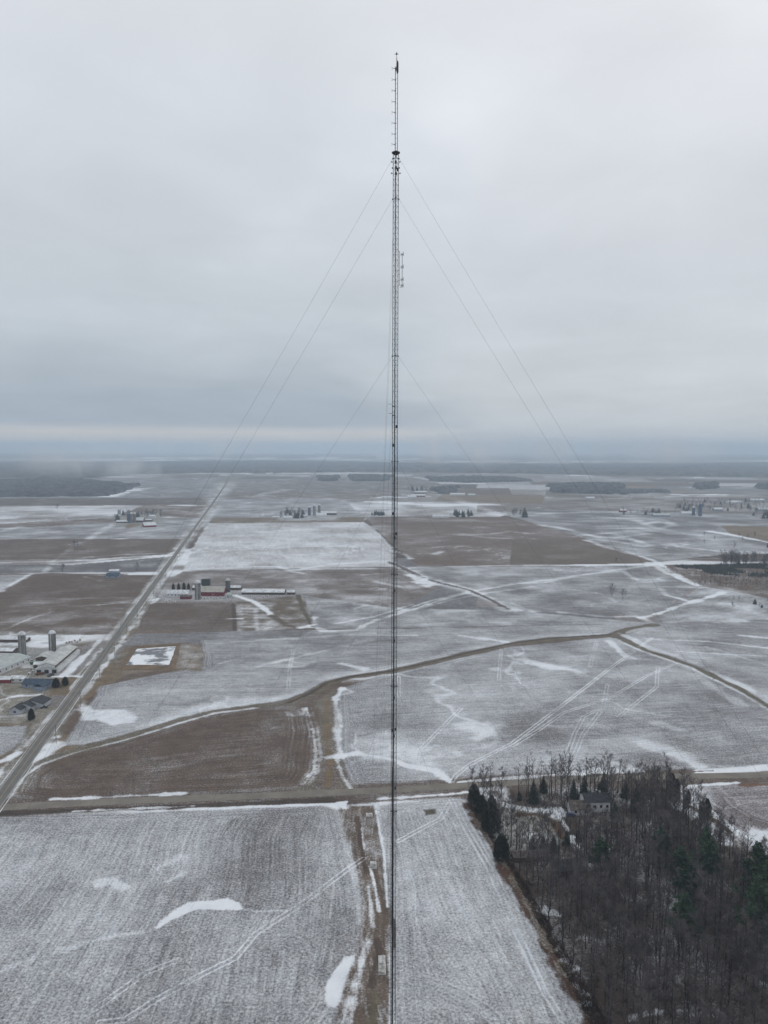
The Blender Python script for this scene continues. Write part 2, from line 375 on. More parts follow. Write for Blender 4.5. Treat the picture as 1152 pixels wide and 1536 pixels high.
# --- foreground
field([(-700,1225),(0,1224),(200,1219),(480,1208),(505,1213),(521,1262),(538,1325),(547,1385),(546,1413),(538,1450),(490,1540),(300,1900),(-900,1900)],
      LIL*1.04, .435, ((330,1536),(400,1260)), 1.0, patch=.075, pscale=50, head=9)
field([(566,1208),(600,1203),(690,1196),(702,1200),(730,1250),(765,1305),(830,1425),(890,1545),(960,1900),(560,1900),(592,1540),(590,1400),(580,1290)],
      LIL*1.08, .475, ((830,1500),(700,1240)), 1.0, patch=.07, pscale=45, head=10)
WOODP = [(697,1196),(760,1182),(1000,1178),(1026,1183),(1045,1212),(1080,1238),(1152,1285),(1400,1420),(1400,2100),(980,2100),(882,1540),(830,1425),(765,1305),(730,1250)]
field(WOODP, WOODS*1.1, .27, EWr, .1, feather=1.5, patch=.16, pscale=12)
field([(1030,1178),(1400,1163),(1400,1400),(1152,1262),(1090,1238),(1050,1208)], np.array((.145,.118,.118)), .36, EWr, 1.0, head=22, patch=.08)
# grass verges of the two roads
MAIN = [(-60,1252),(0,1184),(40,1133),(76,1080),(140,1003),(200,922),(250,850),(300,783),(325,747),(342,722),(349,712)]
CROSS = [(-200,1221),(0,1211),(200,1201),(384,1194),(600,1184),(768,1174),(960,1166),(1152,1162),(1400,1154)]
paint(MAIN, 0, 19, OLV*.75 + BRN*.3, setv=.30, rag=.4)
paint(CROSS, 0, 17, BRN*.9, setv=.27, rag=.25)
paint([(-200,1229),(100,1216),(384,1205),(500,1200),(560,1197)], 0, 5, DRK*.9, setv=.18, rag=.5)
paint([(560,1200),(640,1194),(700,1190)], 0, 5, BRN, setv=.28, rag=.5)
for off, wd in (((-9,-6), 3.0), ((10,6), 3.4)):
    paint([(x+off[0]*(y-672)/330, y+off[1]*(y-672)/330) for x, y in MAIN[1:-1]], .24, wd, rag=1.8)
paint([(77,1199),(150,1196),(277,1190)], .7, 2.3, rag=1.3)
paint([(690,1175),(768,1167),(860,1160),(960,1156)], .5, 3.5, rag=1)
paint([(1052,1160),(1100,1156),(1152,1151),(1260,1146)], .9, 5.5, rag=.5)
paint([(110,1217),(200,1213),(290,1209)], .55, 1.5, rag=1.6)
paint([(560,1199),(640,1194),(700,1189)], .5, 1.8, rag=1.6)
paint([(1010,1180),(1080,1176),(1105,1174)], .6, 2.4, rag=1); paint([(1110,1178),(1180,1176)], 0, 3, RUS*1.3, setv=.2)
paint([(1070,1156),(940,1163)], 0, 1.2, BRN, setv=.2)
# waterways: brown grass with drifts along them
WW = [(981,937),(941,943),(915,953),(828,958),(768,966),(701,980),(651,993),(584,1008),(524,1016),(491,1025),(465,1041),(434,1055),(384,1059),(320,1067),(267,1082),(187,1107),(133,1120),(100,1130),(60,1144),(33,1164),(20,1184)]
paint([(x, y-3) for x, y in WW[2:]], .10, 16, rag=1.4)
paint(WW[:12], 0, 10, OLV*.75+BRN*.3, setv=.20, rag=.6); paint(WW[10:], 0, 7.5, OLV*.7+BRN*.3, setv=.27, rag=.7)
paint([(x+1, y+3) for x, y in WW[12:]], .3, 2.2, rag=1)
paint([(x, y-1) for x, y in WW[2:12]], 0, 3, DRK, setv=.12, rag=.8)
BR = [(925,955),(968,975),(1008,988),(1041,1000),(1081,1020),(1121,1040),(1152,1060),(1300,1130)]
paint([(x+3, y-5) for x, y in BR], .16, 6, rag=1.5); paint(BR, 0, 6.5, OLV*.9, setv=.22, rag=.6); paint([(x-2, y+3) for x, y in BR], .26, 2.2, rag=1.5)
blob([(472,1050),(502,1033),(503,1067),(506,1133),(530,1180),(520,1190),(436,1192),(462,1165),(476,1135),(474,1080)], 0, 1.6, OLV*.7+BRN*.35, 2, setv=.27)
blob([(478,1120),(500,1120),(512,1184),(470,1188)], 0, 2, BRN, 4, setv=.30)
paint([(490,1050),(491,1110),(496,1150),(490,1180)], 0, 3.5, TAN*.85, setv=.2)
for dx, a in ((0, .26), (7, .16), (-6, .12)):
    paint([(460+dx,1062),(469+dx,1090),(474+dx,1133),(470+dx,1155),(456+dx,1176)], a, 1.6, rag=1.4)
paint([(514,1032),(504,1047),(505,1085),(507,1120),(512,1136)], .3, 3.5, rag=1.2)
paint([(525,1182),(512,1160),(504,1135)], .3, 2)
for _ in range(3): blob([(535+_*22,1112+_*6),(600+_*14,1108+_*4),(640+_*12,1140),(590+_*20,1152)], .09, 8, wob=9)
paint([(492,1137),(534,1130),(584,1138),(620,1150),(651,1155),(674,1173)], .38, 3.5, rag=1.2)
# streams, drifts, section lines
WL = [([(-60,845),(0,844),(83,842),(143,840),(183,836),(263,833)], .6, 8), ([(126,836),(183,832),(266,829)], .45, 4), ([(47,861),(22,875),(-6,891)], .6, 6),
 ([(0,897),(120,897),(217,896)], .3, 2.5), ([(100,910),(150,907),(187,904)], .45, 4), ([(75,910),(125,906),(190,902)], .25, 4), ([(80,917),(45,928),(0,947)], .35, 2.5),
 ([(68,858),(80,842),(110,820),(133,808),(160,792),(180,783)], .4, 7), ([(163,745),(187,737),(210,733)], .8, 26), ([(188,862),(246,859)], .5, 5), ([(126,865),(150,871)], .5, 6), ([(30,790),(0,797)], .3, 9),
 ([(-60,752),(60,750)], .25, 8), ([(120,746),(260,744)], .2, 8), ([(262,758),(285,758)], .8, 12), ([(240,776),(286,776)], .6, 6), ([(192,798),(225,796)], .5, 9), ([(176,808),(188,808)], .6, 8),
 ([(384,850),(417,850),(434,855),(494,853),(587,853),(627,851),(768,848),(965,847),(1080,846)], .6, 5), ([(280,854),(340,852),(384,850)], .3, 4), ([(455,853),(475,850),(500,846),(560,843)], .45, 4.5),
 ([(597,918),(637,904),(701,888),(768,877),(828,869),(881,861),(968,849)], .5, 4.5), ([(620,915),(680,899),(740,888),(800,880)], .3, 4),
 ([(768,875),(815,874),(881,861),(935,857),(955,870)], .4, 4), ([(484,947),(534,945),(560,932),(600,920),(655,902),(700,890)], .45, 6), ([(471,926),(468,940),(484,946)], .6, 7), ([(500,936),(560,925),(620,906)], .3, 5),
 ([(544,953),(624,953)], .4, 3), ([(611,862),(640,874),(657,877)], .6, 10), ([(768,915),(835,918),(908,925),(955,925),(981,935)], .5, 9), ([(768,905),(800,918)], .3, 5),
 ([(961,927),(995,918),(1021,908),(1048,900),(1085,890)], .7, 6), ([(990,883),(1001,893),(1035,902),(1060,897),(1085,888)], .55, 5), ([(1001,913),(1040,905),(1085,889)], .4, 5), ([(985,880),(1058,881)], .5, 3.5),
 ([(835,790),(875,800),(900,806),(935,807),(975,817)], .5, 7), ([(768,786),(791,786),(835,791)], .4, 6), ([(870,803),(918,800),(960,812)], .4, 5), ([(885,808),(930,813),(965,820),(975,818)], .45, 5), ([(840,793),(900,800),(950,796)], .3, 5), ([(878,810),(918,823),(955,833),(985,843),(1021,867),(1045,878)], .55, 10),
 ([(985,850),(1001,860),(1031,873),(1045,878)], .5, 6), ([(1001,843),(1045,838),(1081,838)], .5, 5), ([(958,835),(1000,830),(1020,832)], .35, 5), ([(1018,820),(1048,823),(1078,827),(1152,829)], .5, 5), ([(1040,830),(1090,840),(1152,842)], .4, 6),
 ([(955,780),(968,787),(988,793),(1011,788),(998,781),(968,785)], .55, 6), ([(1068,797),(1101,803),(1152,813),(1230,828)], .8, 13), ([(808,770),(915,768),(955,767)], .55, 7), ([(918,793),(968,792)], .5, 5), ([(930,806),(975,800)],.3,4),
 ([(690,803),(735,801),(768,797),(790,800)], .5, 8), ([(694,801),(725,806),(768,808)], .4, 6), ([(384,748),(500,748)], .5, 9), ([(384,745),(404,738),(450,733)], .5, 8), ([(651,737),(694,753),(754,773)], .5, 7), ([(517,751),(560,785),(592,822)], .2, 4),
 ([(880,773),(940,778)], .3, 6), ([(1000,800),(1050,803)], .3, 5), ([(590,826),(606,832),(616,838)], .8, 6), ([(654,831),(664,826)], .5, 5), ([(1020,742),(1075,742)], .9, 48), ([(1008,745),(1081,744)], .5, 14),
 ([(345,735),(420,733)], .3, 8), ([(355,728),(420,728)], .25, 8), ([(600,741),(640,745)], .6, 8), ([(430,856),(455,860)], .5, 5), ([(560,872),(600,880)], .3, 5), ([(545,862),(580,860)], .35, 4),
 ([(474,943),(667,940),(900,937)], -.15, 2.2), ([(981,934),(1152,931),(1300,929)], -.15, 2), ([(1071,934),(1090,932),(1120,932)], .6, 4), ([(1110,953),(1152,957),(1200,960)], .5, 5), ([(1018,977),(1080,981),(1152,984)], .4, 4), ([(980,959),(1060,962),(1152,972)], .35, 4), ([(1060,970),(1152,998)], .25, 4),
 ([(768,973),(788,987),(821,1000),(862,1005)], .3, 8), ([(800,995),(868,1007)], .25, 14), ([(915,962),(935,983),(950,988)], .4, 6), ([(720,957),(760,963)], .45, 6), ([(690,953),(730,960)], .3, 6), ([(510,995),(545,1003)], .4, 7), ([(384,1000),(450,985),(560,958)], .18, 6), ([(310,965),(450,957),(560,950)], .25, 6), ([(330,995),(420,972)], .2, 4),
 ([(704,1088),(725,1092),(747,1087)], .30, 14), ([(717,1107),(735,1090)], .3, 8), ([(965,1117),(1015,1133),(1051,1150)], .22, 13), ([(985,1085),(1018,1095)], .2, 8), ([(880,1090),(945,1088)], .1, 9), ([(830,1090),(858,1090)], .25, 5), ([(900,1065),(960,1078)], .1, 6), ([(868,1010),(905,1040)], .1, 10), ([(1060,1025),(1110,1055)], .22, 8), ([(1090,1020),(1152,1045)], .2, 6),
 ([(213,1398),(170,1404),(133,1413),(50,1438),(-20,1465)], .22, 2.6), ([(357,1362),(384,1367),(430,1366)], .3, 1.2), ([(148,1326),(170,1322),(185,1330)], .28, 4), ([(253,1322),(275,1310)], .22, 2.5), ([(240,1300),(270,1285)], .18, 4), ([(300,1240),(330,1235)], .1, 5),
 ([(90,1490),(110,1460)], .15, 3), ([(5,1257),(35,1270)], .2, 4), ([(30,1250),(5,1265)],.2,3)]
paint([(-100,861),(60,861),(185,862)], 0, 12, BRN, setv=.26, rag=.8)
for p, a, wd in WL: paint(p, a * (.52 if wd < 12 else .85), wd * .8, rag=1.5)
ST = [(584,843),(611,855),(637,868),(671,877),(704,885),(731,897),(761,913)]
paint(ST, .30, 17, rag=1.4); paint(ST, 0, 3.0, DRK*1.3, setv=.24, rag=1.6, tint=.7)
blob([(611,861),(625,861),(657,876),(641,880),(621,872)], .5, 3)
blob([(127,1050),(136,1066),(160,1062),(187,1065),(213,1087),(173,1083),(117,1077)], .42, 2.0, wob=3)
blob([(67,1118),(93,1098),(95,1118),(74,1132),(57,1140)], .5, 2, wob=3)
blob([(255,1370),(270,1360),(283,1353),(333,1351),(357,1362),(300,1364),(268,1376),(235,1392)], .75, .8, wob=1.4)
blob([(517,1437),(534,1431),(532,1457),(513,1493),(502,1514),(490,1508),(490,1487),(500,1462)], .9, .8, wob=1.6)
blob([(544,1430),(557,1418),(576,1408),(551,1442)], .7, .6, BRN, wob=1)
# dirt strip running back from the mast
SL = [(508,1209),(521,1273),(537,1330),(544,1387),(540,1413),(522,1463),(500,1540),(470,1640)]; SR = [(600,1640),(584,1540),(586,1380),(582,1330),(576,1280),(562,1207)]
field(SL + SR, BRN*.95 + OLV*.12, .27, ((560,1500),(545,1230)), 1.4, patch=.13, pscale=7, wob=2.0)
for p, a, wd in [([(507,1218),(521,1267),(537,1320),(547,1380),(547,1412),(536,1450)], .16, 3.2), ([(541,1236),(547,1293),(560,1315),(569,1367)], .45, 1.1), ([(564,1216),(576,1280),(581,1360)], .5, .9),
    ([(552,1330),(560,1390)], .35, 1.4), ([(545,1440),(525,1536)], .2, 1.2), ([(552,1400),(535,1470),(515,1540)], .18, 1.2), ([(560,1395),(548,1440)], .15, 1), ([(500,1210),(520,1212)], .7, 3), ([(534,1460),(510,1536)], .15, 1)]: paint(p, a, wd, rag=1)
for p, wd, c in [([(536,1225),(541,1270),(551,1310)], 2.0, BRN*.8), ([(562,1300),(572,1345),(577,1370)], 1.6, BRN), ([(565,1410),(570,1425),(562,1450),(558,1478)], 2.2, DRK*1.1), ([(562,1488),(560,1510),(556,1560)], 3, OLV), ([(590,1380),(592,1420)], 1.2, DRK)]: paint(p, 0, wd, c, setv=.12, rag=.8)
paint([(585,1390),(588,1540)], .2, 1.6)
# ditch side at the crossing, olive brush mark
blob([(633,1214),(655,1212),(658,1222),(636,1224)], 0, .8, OLV*.7, 1.2, setv=.15)
blob([(503,1196),(560,1192),(566,1203),(516,1208)], 0, 1, BRN*.8, 1.2, setv=.25); blob([(506,1203),(520,1202),(517,1211)], .9, .6, wob=1)
# wheel tracks
for p, a in [([(677,1174),(684,1163),(704,1147),(768,1115),(801,1090),(851,1052),(901,1013),(955,973),(978,957)], .4), ([(768,1119),(808,1095),(845,1069),(915,1047),(968,1015),(1018,993)], .32),
    ([(626,1140),(628,1126),(651,1103),(691,1063)], .3), ([(928,1075),(985,1030),(987,1000)], .25), ([(847,1142),(862,1100),(875,1075),(905,1060),(911,1027)], .2), ([(858,1142),(875,1100),(901,1067)], .18),
    ([(432,1035),(435,1000),(440,975)], .2), ([(748,1020),(752,975)], .2), ([(598,1045),(598,1015)], .25), ([(150,1534),(187,1530),(233,1500),(300,1463),(353,1437),(384,1400),(451,1357),(517,1307),(545,1288)], .30),
    ([(143,1513),(217,1460),(267,1440)], .2), ([(676,1198),(701,1247),(731,1297),(768,1380),(801,1453),(818,1490),(850,1540)], .34), ([(690,1200),(716,1247),(745,1300),(780,1380)], .2), ([(597,1262),(630,1244),(661,1228),(674,1204)], .3),
    ([(670,1230),(690,1300)], .1), ([(780,1520),(700,1525)], .12), ([(811,1060),(768,1030)], .15), ([(900,890),(820,880)], .2), ([(885,1000),(895,960)], .15)]:
    track(p, a)
cen = np.array(G(420, 1430)); dd = np.hypot(gx - cen[0], gy - cen[1]); mm = (dd < 13) & (dd > 3)
mm &= gy > cen[1]; rowc[mm, 0] = dd[mm]; rowc[mm, 2] = .7
cen = np.array(G(560, 1640)); dd = np.hypot(gx - cen[0], gy - cen[1]); mm = (gx > G(640, 1536)[0]) & (gx < G(810,1536)[0]) & (dd < 48) & (dd > 20) & (gy < 260); rowc[mm, 0] = dd[mm]
# farmyards
blob([(-80,945),(128,952),(110,975),(60,990),(-80,1000)], 0, 3, OLV*.9, 3, setv=.42); blob([(-60,953),(122,953),(114,963),(60,972),(-60,962)], .35, 3, wob=3)
blob([(60,990),(130,965),(165,960),(140,985),(100,1022),(60,1030)], 0, 2, MID*.9, 2, setv=.35); paint([(96,1014),(124,984)], .5, 6); paint([(108,1006),(150,960)], .25, 3)
blob([(-80,1000),(60,1000),(90,1020),(110,1030),(90,1060),(60,1085),(-80,1090)], 0, 2, OLV*.95+TAN*.15, 2, setv=.33)
blob([(85,1018),(125,1014),(110,1045),(62,1052)], 0, 1.5, TAN*.8, 2, setv=.22)
paint([(20,1045),(60,1042)], .3, 3); paint([(0,1050),(30,1043)], .3, 3); paint([(0,1075),(35,1073)], .25, 3)
blob([(-80,1090),(42,1088),(30,1120),(-80,1175)], 0, 2, LIL, 3, setv=.45); paint([(-40,1152),(0,1143),(27,1130)], .5, 4); paint([(40,1118),(80,1066)], .5, 2.5)
paint([(80,1015),(105,1014),(124,1015)], .7, 3.0); paint([(118,1016),(105,1034)], .4, 2)
paint([(0,985),(40,1000),(60,990)], .25, 6)
blob([(182,969),(268,965),(302,968),(300,1005),(185,1010),(176,992)], 0, 2, TAN*.75, 3, setv=.27); blob([(270,968),(298,969),(296,1000),(262,1004)], .12, 3)
blob([(232,884),(345,884),(352,900),(245,903)], 0, 3, MID*.8, 3, setv=.46); blob([(345,884),(445,884),(452,893),(350,902)], 0, 3, MID*.8, 3, setv=.42)
paint([(352,893),(380,902),(395,912),(408,923)], .6, 5, rag=.6); paint([(235,898),(228,906)], .4, 4); paint([(408,923),(430,938),(446,942)], 0, 6, BRN*.7+OLV*.2, setv=.2)
paint([(447,893),(455,915),(468,940)], 0, 4, OLV*.7, setv=.2); paint([(450,942),(470,937)], .6, 7); paint([(350,906),(352,945)], 0, 2, DRK, setv=.15); paint([(383,915),(386,946)], .15, 1.8); paint([(341,928),(362,928)], .5, 3)
for _ in range(8):
    yy_ = 908 + _ * 4.6; paint([(358 + random.random()*10, yy_), (400 + random.random()*50, yy_ + 1)], .13, 2.0, rag=2)
blob([(165,775),(240,768),(243,785),(205,792),(172,787)], 0, 8, OLV*.9, 8, setv=.38); blob([(196,786),(208,787),(192,792),(188,790)], 0, 5, TAN, 3, setv=.1)
blob([(415,770),(510,765),(508,780),(420,782)], 0, 8, MID*.8, 8, setv=.45)
# yard by the wood
blob([(752,1212),(800,1214),(840,1228),(858,1262),(846,1288),(775,1280),(752,1240)], 0, 2.5, OLV, 4, setv=.42)
paint([(752,1206),(775,1211),(805,1216),(838,1217)], 0, 4.5, setv=.95, rag=.3); blob([(820,1213),(842,1210),(838,1226)], .8, 1); paint([(838,1222),(852,1246)], .6, 1.6, rag=.6)
paint([(775,1222),(805,1222),(830,1232),(846,1258)], 0, 3.5, RUS, setv=.1); paint([(858,1256),(868,1272)], .7, 4); paint([(795,1252),(812,1258)], .3, 6); paint([(725,1183),(750,1184),(765,1200)], .25, 5)
blob([(722,1186),(740,1188),(738,1205)], .4, 2)
paint([(1027,1183),(1040,1203),(1072,1226),(1095,1245)], .8, 5.5, rag=.6); paint([(1015,1209),(1045,1222),(1062,1240),(1085,1262)], .7, 6, rag=.7)
blob([(1118,1246),(1180,1245),(1220,1290),(1152,1285)], .8, 4); paint([(1035,1210),(1060,1222),(1095,1248)], 0, 2.5, TAN*.6, setv=.2)
paint(([(703,1205),(735,1262),(770,1322),(835,1440),(890,1545)]), 0, 5, RUS*.72, setv=.22, rag=1.4)
paint(([(712,1216),(742,1272),(775,1326),(840,1446),(893,1550)]), 0, 2.5, TAN*.6, setv=.3, rag=2)
for p, a, wd in [([(815,1366),(838,1372)], .5, 3), ([(848,1440),(866,1452)], .6, 1.8), ([(862,1475),(880,1492)], .7, 2.2), ([(878,1506),(884,1506)], .6, 1.5), ([(945,1528),(990,1516)], .5, 1.8), ([(880,1405),(905,1412)], .3, 3),
    ([(1120,1465),(1152,1478)], .4, 3), ([(800,1290),(830,1300)], .3, 4), ([(850,1290),(880,1300)], .25, 5), ([(940,1345),(960,1350)], .2, 4), ([(1010,1400),(1060,1410)], .18, 4)]: paint(p, a, wd, rag=1.3)
paint([(868,1190),(960,1200),(985,1240)], .15, 14)
for _ in range(13):            # snow lying in hollows of the wood
    x_, y_ = random.uniform(800, 1150), random.uniform(1240, 1530)
    if x_ > 760 + (y_ - 1300) * .55: paint([(x_, y_), (x_ + random.uniform(8, 26), y_ + random.uniform(-3, 5))], .16, random.uniform(2, 5), rag=1.5)

rdg = np.abs(fbm(gx * .8, gy, 170, 5, 61)); vm = sstep(-.05, .35, fbm(gx, gy, 260, 3, 71)) * sstep(330, 480, gy) * sstep(4500, 2500, gy)
snow += .16 * sstep(.028, .0, rdg) * vm * (snow > .27)
rdg = np.abs(fbm(gx, gy * .7, 75, 5, 64)); snow += .15 * sstep(.04, .0, rdg) * sstep(.0, .4, fbm(gx, gy, 120, 3, 73)) * (snow > .27) * sstep(1800, 900, gy)
inr = snow > .66; snow[inr] = .66 + (snow[inr] - .66) * .45; snow = np.minimum(snow, .88)
V = np.stack([gx, gy, np.zeros_like(gx)], 1).astype(np.float32)
i = np.arange(nRr - 1)[:, None] * nC + np.arange(nC - 1)[None, :]
Q = np.stack([i, i + 1, i + 1 + nC, i + nC], -1).reshape(-1, 4)
y0 = float(ys[0]); R6 = 60000.0
extra = np.array([(-6*y0, y0, 0), (6*y0, y0, 0), (R6, y0, 0), (R6, -R6, 0), (-R6, -R6, 0), (-R6, y0, 0), (R6, ys[-1], 0), (-R6, ys[-1], 0)], np.float32)
nb = len(V); V = np.concatenate([V, extra])
flat = lambda a, n: np.concatenate([a, np.tile(a[-1:] if False else n, (8,) + (1,) * (a.ndim - 1))])
me = bpy.data.meshes.new('ground')
loops = np.concatenate([Q.ravel(), [nb+5, nb+4, nb+3, nb+2]]).astype(np.int32)
starts = np.concatenate([np.arange(len(Q)) * 4, [len(Q) * 4]]).astype(np.int32)
# side wedges beyond the fan
wl = [nb+5, (0), (nRr-1)*nC]; wr = [nC-1, nb+2, (nRr-1)*nC + nC-1]
loops = np.concatenate([loops, wl, wr]).astype(np.int32); starts = np.concatenate([starts, [len(Q)*4+4, len(Q)*4+7]]).astype(np.int32)
me.vertices.add(len(V)); me.vertices.foreach_set('co', V.ravel())
me.loops.add(len(loops)); me.loops.foreach_set('vertex_index', loops)
me.polygons.add(len(starts)); me.polygons.foreach_set('loop_start', starts)
me.update(calc_edges=True)
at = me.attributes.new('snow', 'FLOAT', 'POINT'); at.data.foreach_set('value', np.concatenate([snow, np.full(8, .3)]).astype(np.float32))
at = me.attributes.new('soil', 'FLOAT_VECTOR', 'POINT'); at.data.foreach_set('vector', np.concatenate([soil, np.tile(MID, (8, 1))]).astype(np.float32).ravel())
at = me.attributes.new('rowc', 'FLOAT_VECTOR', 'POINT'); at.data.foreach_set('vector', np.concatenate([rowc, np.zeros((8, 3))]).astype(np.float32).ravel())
gm = bpy.data.materials.new('winter_fields'); gm.use_nodes = True; t = gm.node_tree; B = t.nodes['Principled BSDF']
geo = N(t, 'ShaderNodeNewGeometry'); pos = geo.outputs['Position']
def attr(n): a = N(t, 'ShaderNodeAttribute'); a.attribute_name = n; return a
aS, aC, aR = attr('snow'), attr('soil'), attr('rowc')
sp = N(t, 'ShaderNodeSeparateXYZ'); t.links.new(aR.outputs['Vector'], sp.inputs[0])
def rowvec(sa, sl):
    c = N(t, 'ShaderNodeCombineXYZ'); t.links.new(val(t, 'MULTIPLY', sp.outputs[0], sa), c.inputs[0]); t.links.new(val(t, 'MULTIPLY', sp.outputs[1], sl), c.inputs[1]); return c.outputs[0]
nA = noise(t, pos, 1/45., 10, .66)                 # from broad patches down to clods
nB = noise(t, rowvec(.75, .028), 1.0, 3, .6)       # streaks along the rows, 2 m apart
nB2 = noise(t, rowvec(.09, .008), 1.0, 4, .6)      # implement passes, about 10 m
nC_ = noise(t, pos, 1.1, 4, .72)                     # clods, stubble
nD = noise(t, pos, 1/9., 5, .6)
rw = sp.outputs[2]
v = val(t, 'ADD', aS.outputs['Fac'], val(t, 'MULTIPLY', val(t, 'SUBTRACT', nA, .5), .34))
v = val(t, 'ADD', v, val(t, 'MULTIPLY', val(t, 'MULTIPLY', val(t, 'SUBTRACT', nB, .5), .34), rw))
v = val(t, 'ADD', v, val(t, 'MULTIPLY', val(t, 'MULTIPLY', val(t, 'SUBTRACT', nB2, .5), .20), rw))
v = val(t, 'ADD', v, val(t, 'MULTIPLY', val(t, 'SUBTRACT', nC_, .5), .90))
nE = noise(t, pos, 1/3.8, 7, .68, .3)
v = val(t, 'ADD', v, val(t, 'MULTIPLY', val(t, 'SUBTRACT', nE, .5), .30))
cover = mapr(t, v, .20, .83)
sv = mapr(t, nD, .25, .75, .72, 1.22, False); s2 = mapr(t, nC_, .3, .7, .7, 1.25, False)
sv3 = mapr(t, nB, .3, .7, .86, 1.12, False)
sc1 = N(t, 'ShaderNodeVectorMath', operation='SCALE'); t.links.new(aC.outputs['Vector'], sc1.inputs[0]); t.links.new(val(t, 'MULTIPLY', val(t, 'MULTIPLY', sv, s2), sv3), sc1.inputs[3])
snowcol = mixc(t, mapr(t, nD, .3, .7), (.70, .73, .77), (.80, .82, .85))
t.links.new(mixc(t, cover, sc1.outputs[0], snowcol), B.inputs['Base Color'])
B.inputs['Roughness'].default_value = .9; B.inputs['Specular IOR Level'].default_value = .15
bp = N(t, 'ShaderNodeBump'); bp.inputs['Strength'].default_value = .5; bp.inputs['Distance'].default_value = .25
t.links.new(val(t, 'ADD', val(t, 'MULTIPLY', nB, rw), nC_), bp.inputs['Height']); t.links.new(bp.outputs[0], B.inputs['Normal'])
me.materials.append(gm)
ground = bpy.data.objects.new('ground', me); C.objects.link(ground); tag(ground, 'flat farmland under a dusting of snow, with brown waterways and wheel tracks', kind='structure')

# ------------------------------------------------------------------ roads
def smooth_line(P, step=None, n=6):
    P = np.asarray(P); out = []
    for i in range(len(P) - 1):
        p0, p1, p2, p3 = P[max(i-1,0)], P[i], P[i+1], P[min(i+2, len(P)-1)]
        for k in range(n):
            u = k / n; out.append(.5*((2*p1)+(-p0+p2)*u+(2*p0-5*p1+4*p2-p3)*u*u+(-p0+3*p1-3*p2+p3)*u**3))
    out.append(P[-1]); return np.array(out)
def ribbon(name, P, o0, o1, z, mat, parent=None, jit=0):
    T = np.gradient(P, axis=0); T /= np.linalg.norm(T, axis=1)[:, None]; Nn = np.stack([-T[:,1], T[:,0]], 1)
    j0 = (RNG.random(len(P)) - .5) * jit; j1 = (RNG.random(len(P)) - .5) * jit
    a = P + Nn * (o0 + j0)[:, None] if jit else P + Nn * o0; b = P + Nn * (o1 + j1)[:, None] if jit else P + Nn * o1
    V = [(x, y, z) for x, y in a] + [(x, y, z) for x, y in b]; n = len(P)
    return mk(name, V, [(i, i+1, n+i+1, n+i) if o0 < o1 and False else (i+n, i+n+1, i+1, i) for i in range(n-1)], mat, parent)
pm = Gs(MAIN); d0 = pm[-1] - pm[2]; d0 /= np.linalg.norm(d0)
base = pm[4]                                    # the main road is dead straight
pm = np.array([base + d0 * s for s in np.concatenate([np.arange(-420, 3000, 20.), np.arange(3000, 5600, 200.)])])
rd = ribbon('road', pm, 3.5, -3.5, .05, M['asphalt']); tag(rd, 'straight two lane farm road running off to the left horizon', kind='structure')
for k, (o, ma) in enumerate(((3.15, 'line'), (-3.15, 'line'))):
    tag(ribbon('edge_line', pm[:110], o + .09, o - .09, .058, M[ma]), 'painted line on the straight road', kind='structure')
tag(ribbon('centre_line', pm[:110], .1, -.1, .058, M['yline']), 'painted yellow line on the straight road', kind='structure')
pc = smooth_line(Gs(CROSS), n=8)
rc = ribbon('road', pc, 3.3, -3.3, .042, M['gravelroad'], jit=.15); tag(rc, 'pale worn country road crossing the whole picture', kind='structure')
print('MAIN road scale', pm[0], pc[0])
# gravel shoulders and ploughed snow banks as low ridges
def bank(P, off, wid, h, z0=.0):
    T = np.gradient(P, axis=0); T /= np.linalg.norm(T, axis=1)[:, None]; Nn = np.stack([-T[:,1], T[:,0]], 1); V = []; Fc = []
    gap = fbm(P[:,0], P[:,1], 45, 3, 77)
    for i in range(len(P)):
        k = max(0.02, .35 + 1.6 * gap[i]); ww = wid * k * .5; c = P[i] + Nn[i] * (off + .3 * gap[i]); a = c + Nn[i]*ww; b = c - Nn[i]*ww
        V += [(a[0], a[1], z0), (c[0], c[1], z0 + h * k), (b[0], b[1], z0)]
    for i in range(len(P) - 1):
        Fc += [(3*i, 3*i+1, 3*i+4, 3*i+3), (3*i+1, 3*i+2, 3*i+5, 3*i+4)]
    return V, Fc
fine = np.array([base + d0 * s for s in np.arange(-420, 1500, 5.)])
mb = MB(); mb.add(*bank(fine, 4.6, .8, .2)); mb.add(*bank(fine, -4.6, .8, .2))
tag(mb.build('snow_bank', M['snowroof']), 'thin lines of ploughed snow along the straight road', kind='structure')
tag(mk('farm_drive', [(*G(*p), .03) for p in [(62,1052),(80,1042),(107,1044),(96,1062),(60,1060)]], [(4,3,2,1,0)], M['drive']), 'brown packed drive from the grey house to the road', kind='structure')
# frozen lagoon with a raised berm
PP = Gs([(189,998),(206,974),(264,970),(253,998)]); PO = Gs([(182,1004),(200,970),(269,966),(260,1004)]); cc = PP.mean(0)
def ringmesh():
    V = []; n = 40; Fc = []
    def loop(P, n):
        out = []
        for i in range(4):
            for k in range(n // 4): out.append(P[i] + (P[(i+1)%4] - P[i]) * (k / (n // 4)))
        return np.array(out)
    li, lo = loop(PP, n), loop(PO, n); lm = (li + lo) / 2; lf = lo + (lo - cc) * .07
    for L, z in ((li, .1), (li*.6+lm*.4, 1.0), (lm, 1.6), (lo, .9), (lf, -.05)):
        for p in L: V.append((p[0] + random.uniform(-.4,.4), p[1] + random.uniform(-.4,.4), z + random.uniform(-.1,.1) * (z > 0)))
    for r in range(4):
        for k in range(n): Fc.append((r*n+k, r*n+(k+1)%n, (r+1)*n+(k+1)%n, (r+1)*n+k))
    return V, Fc
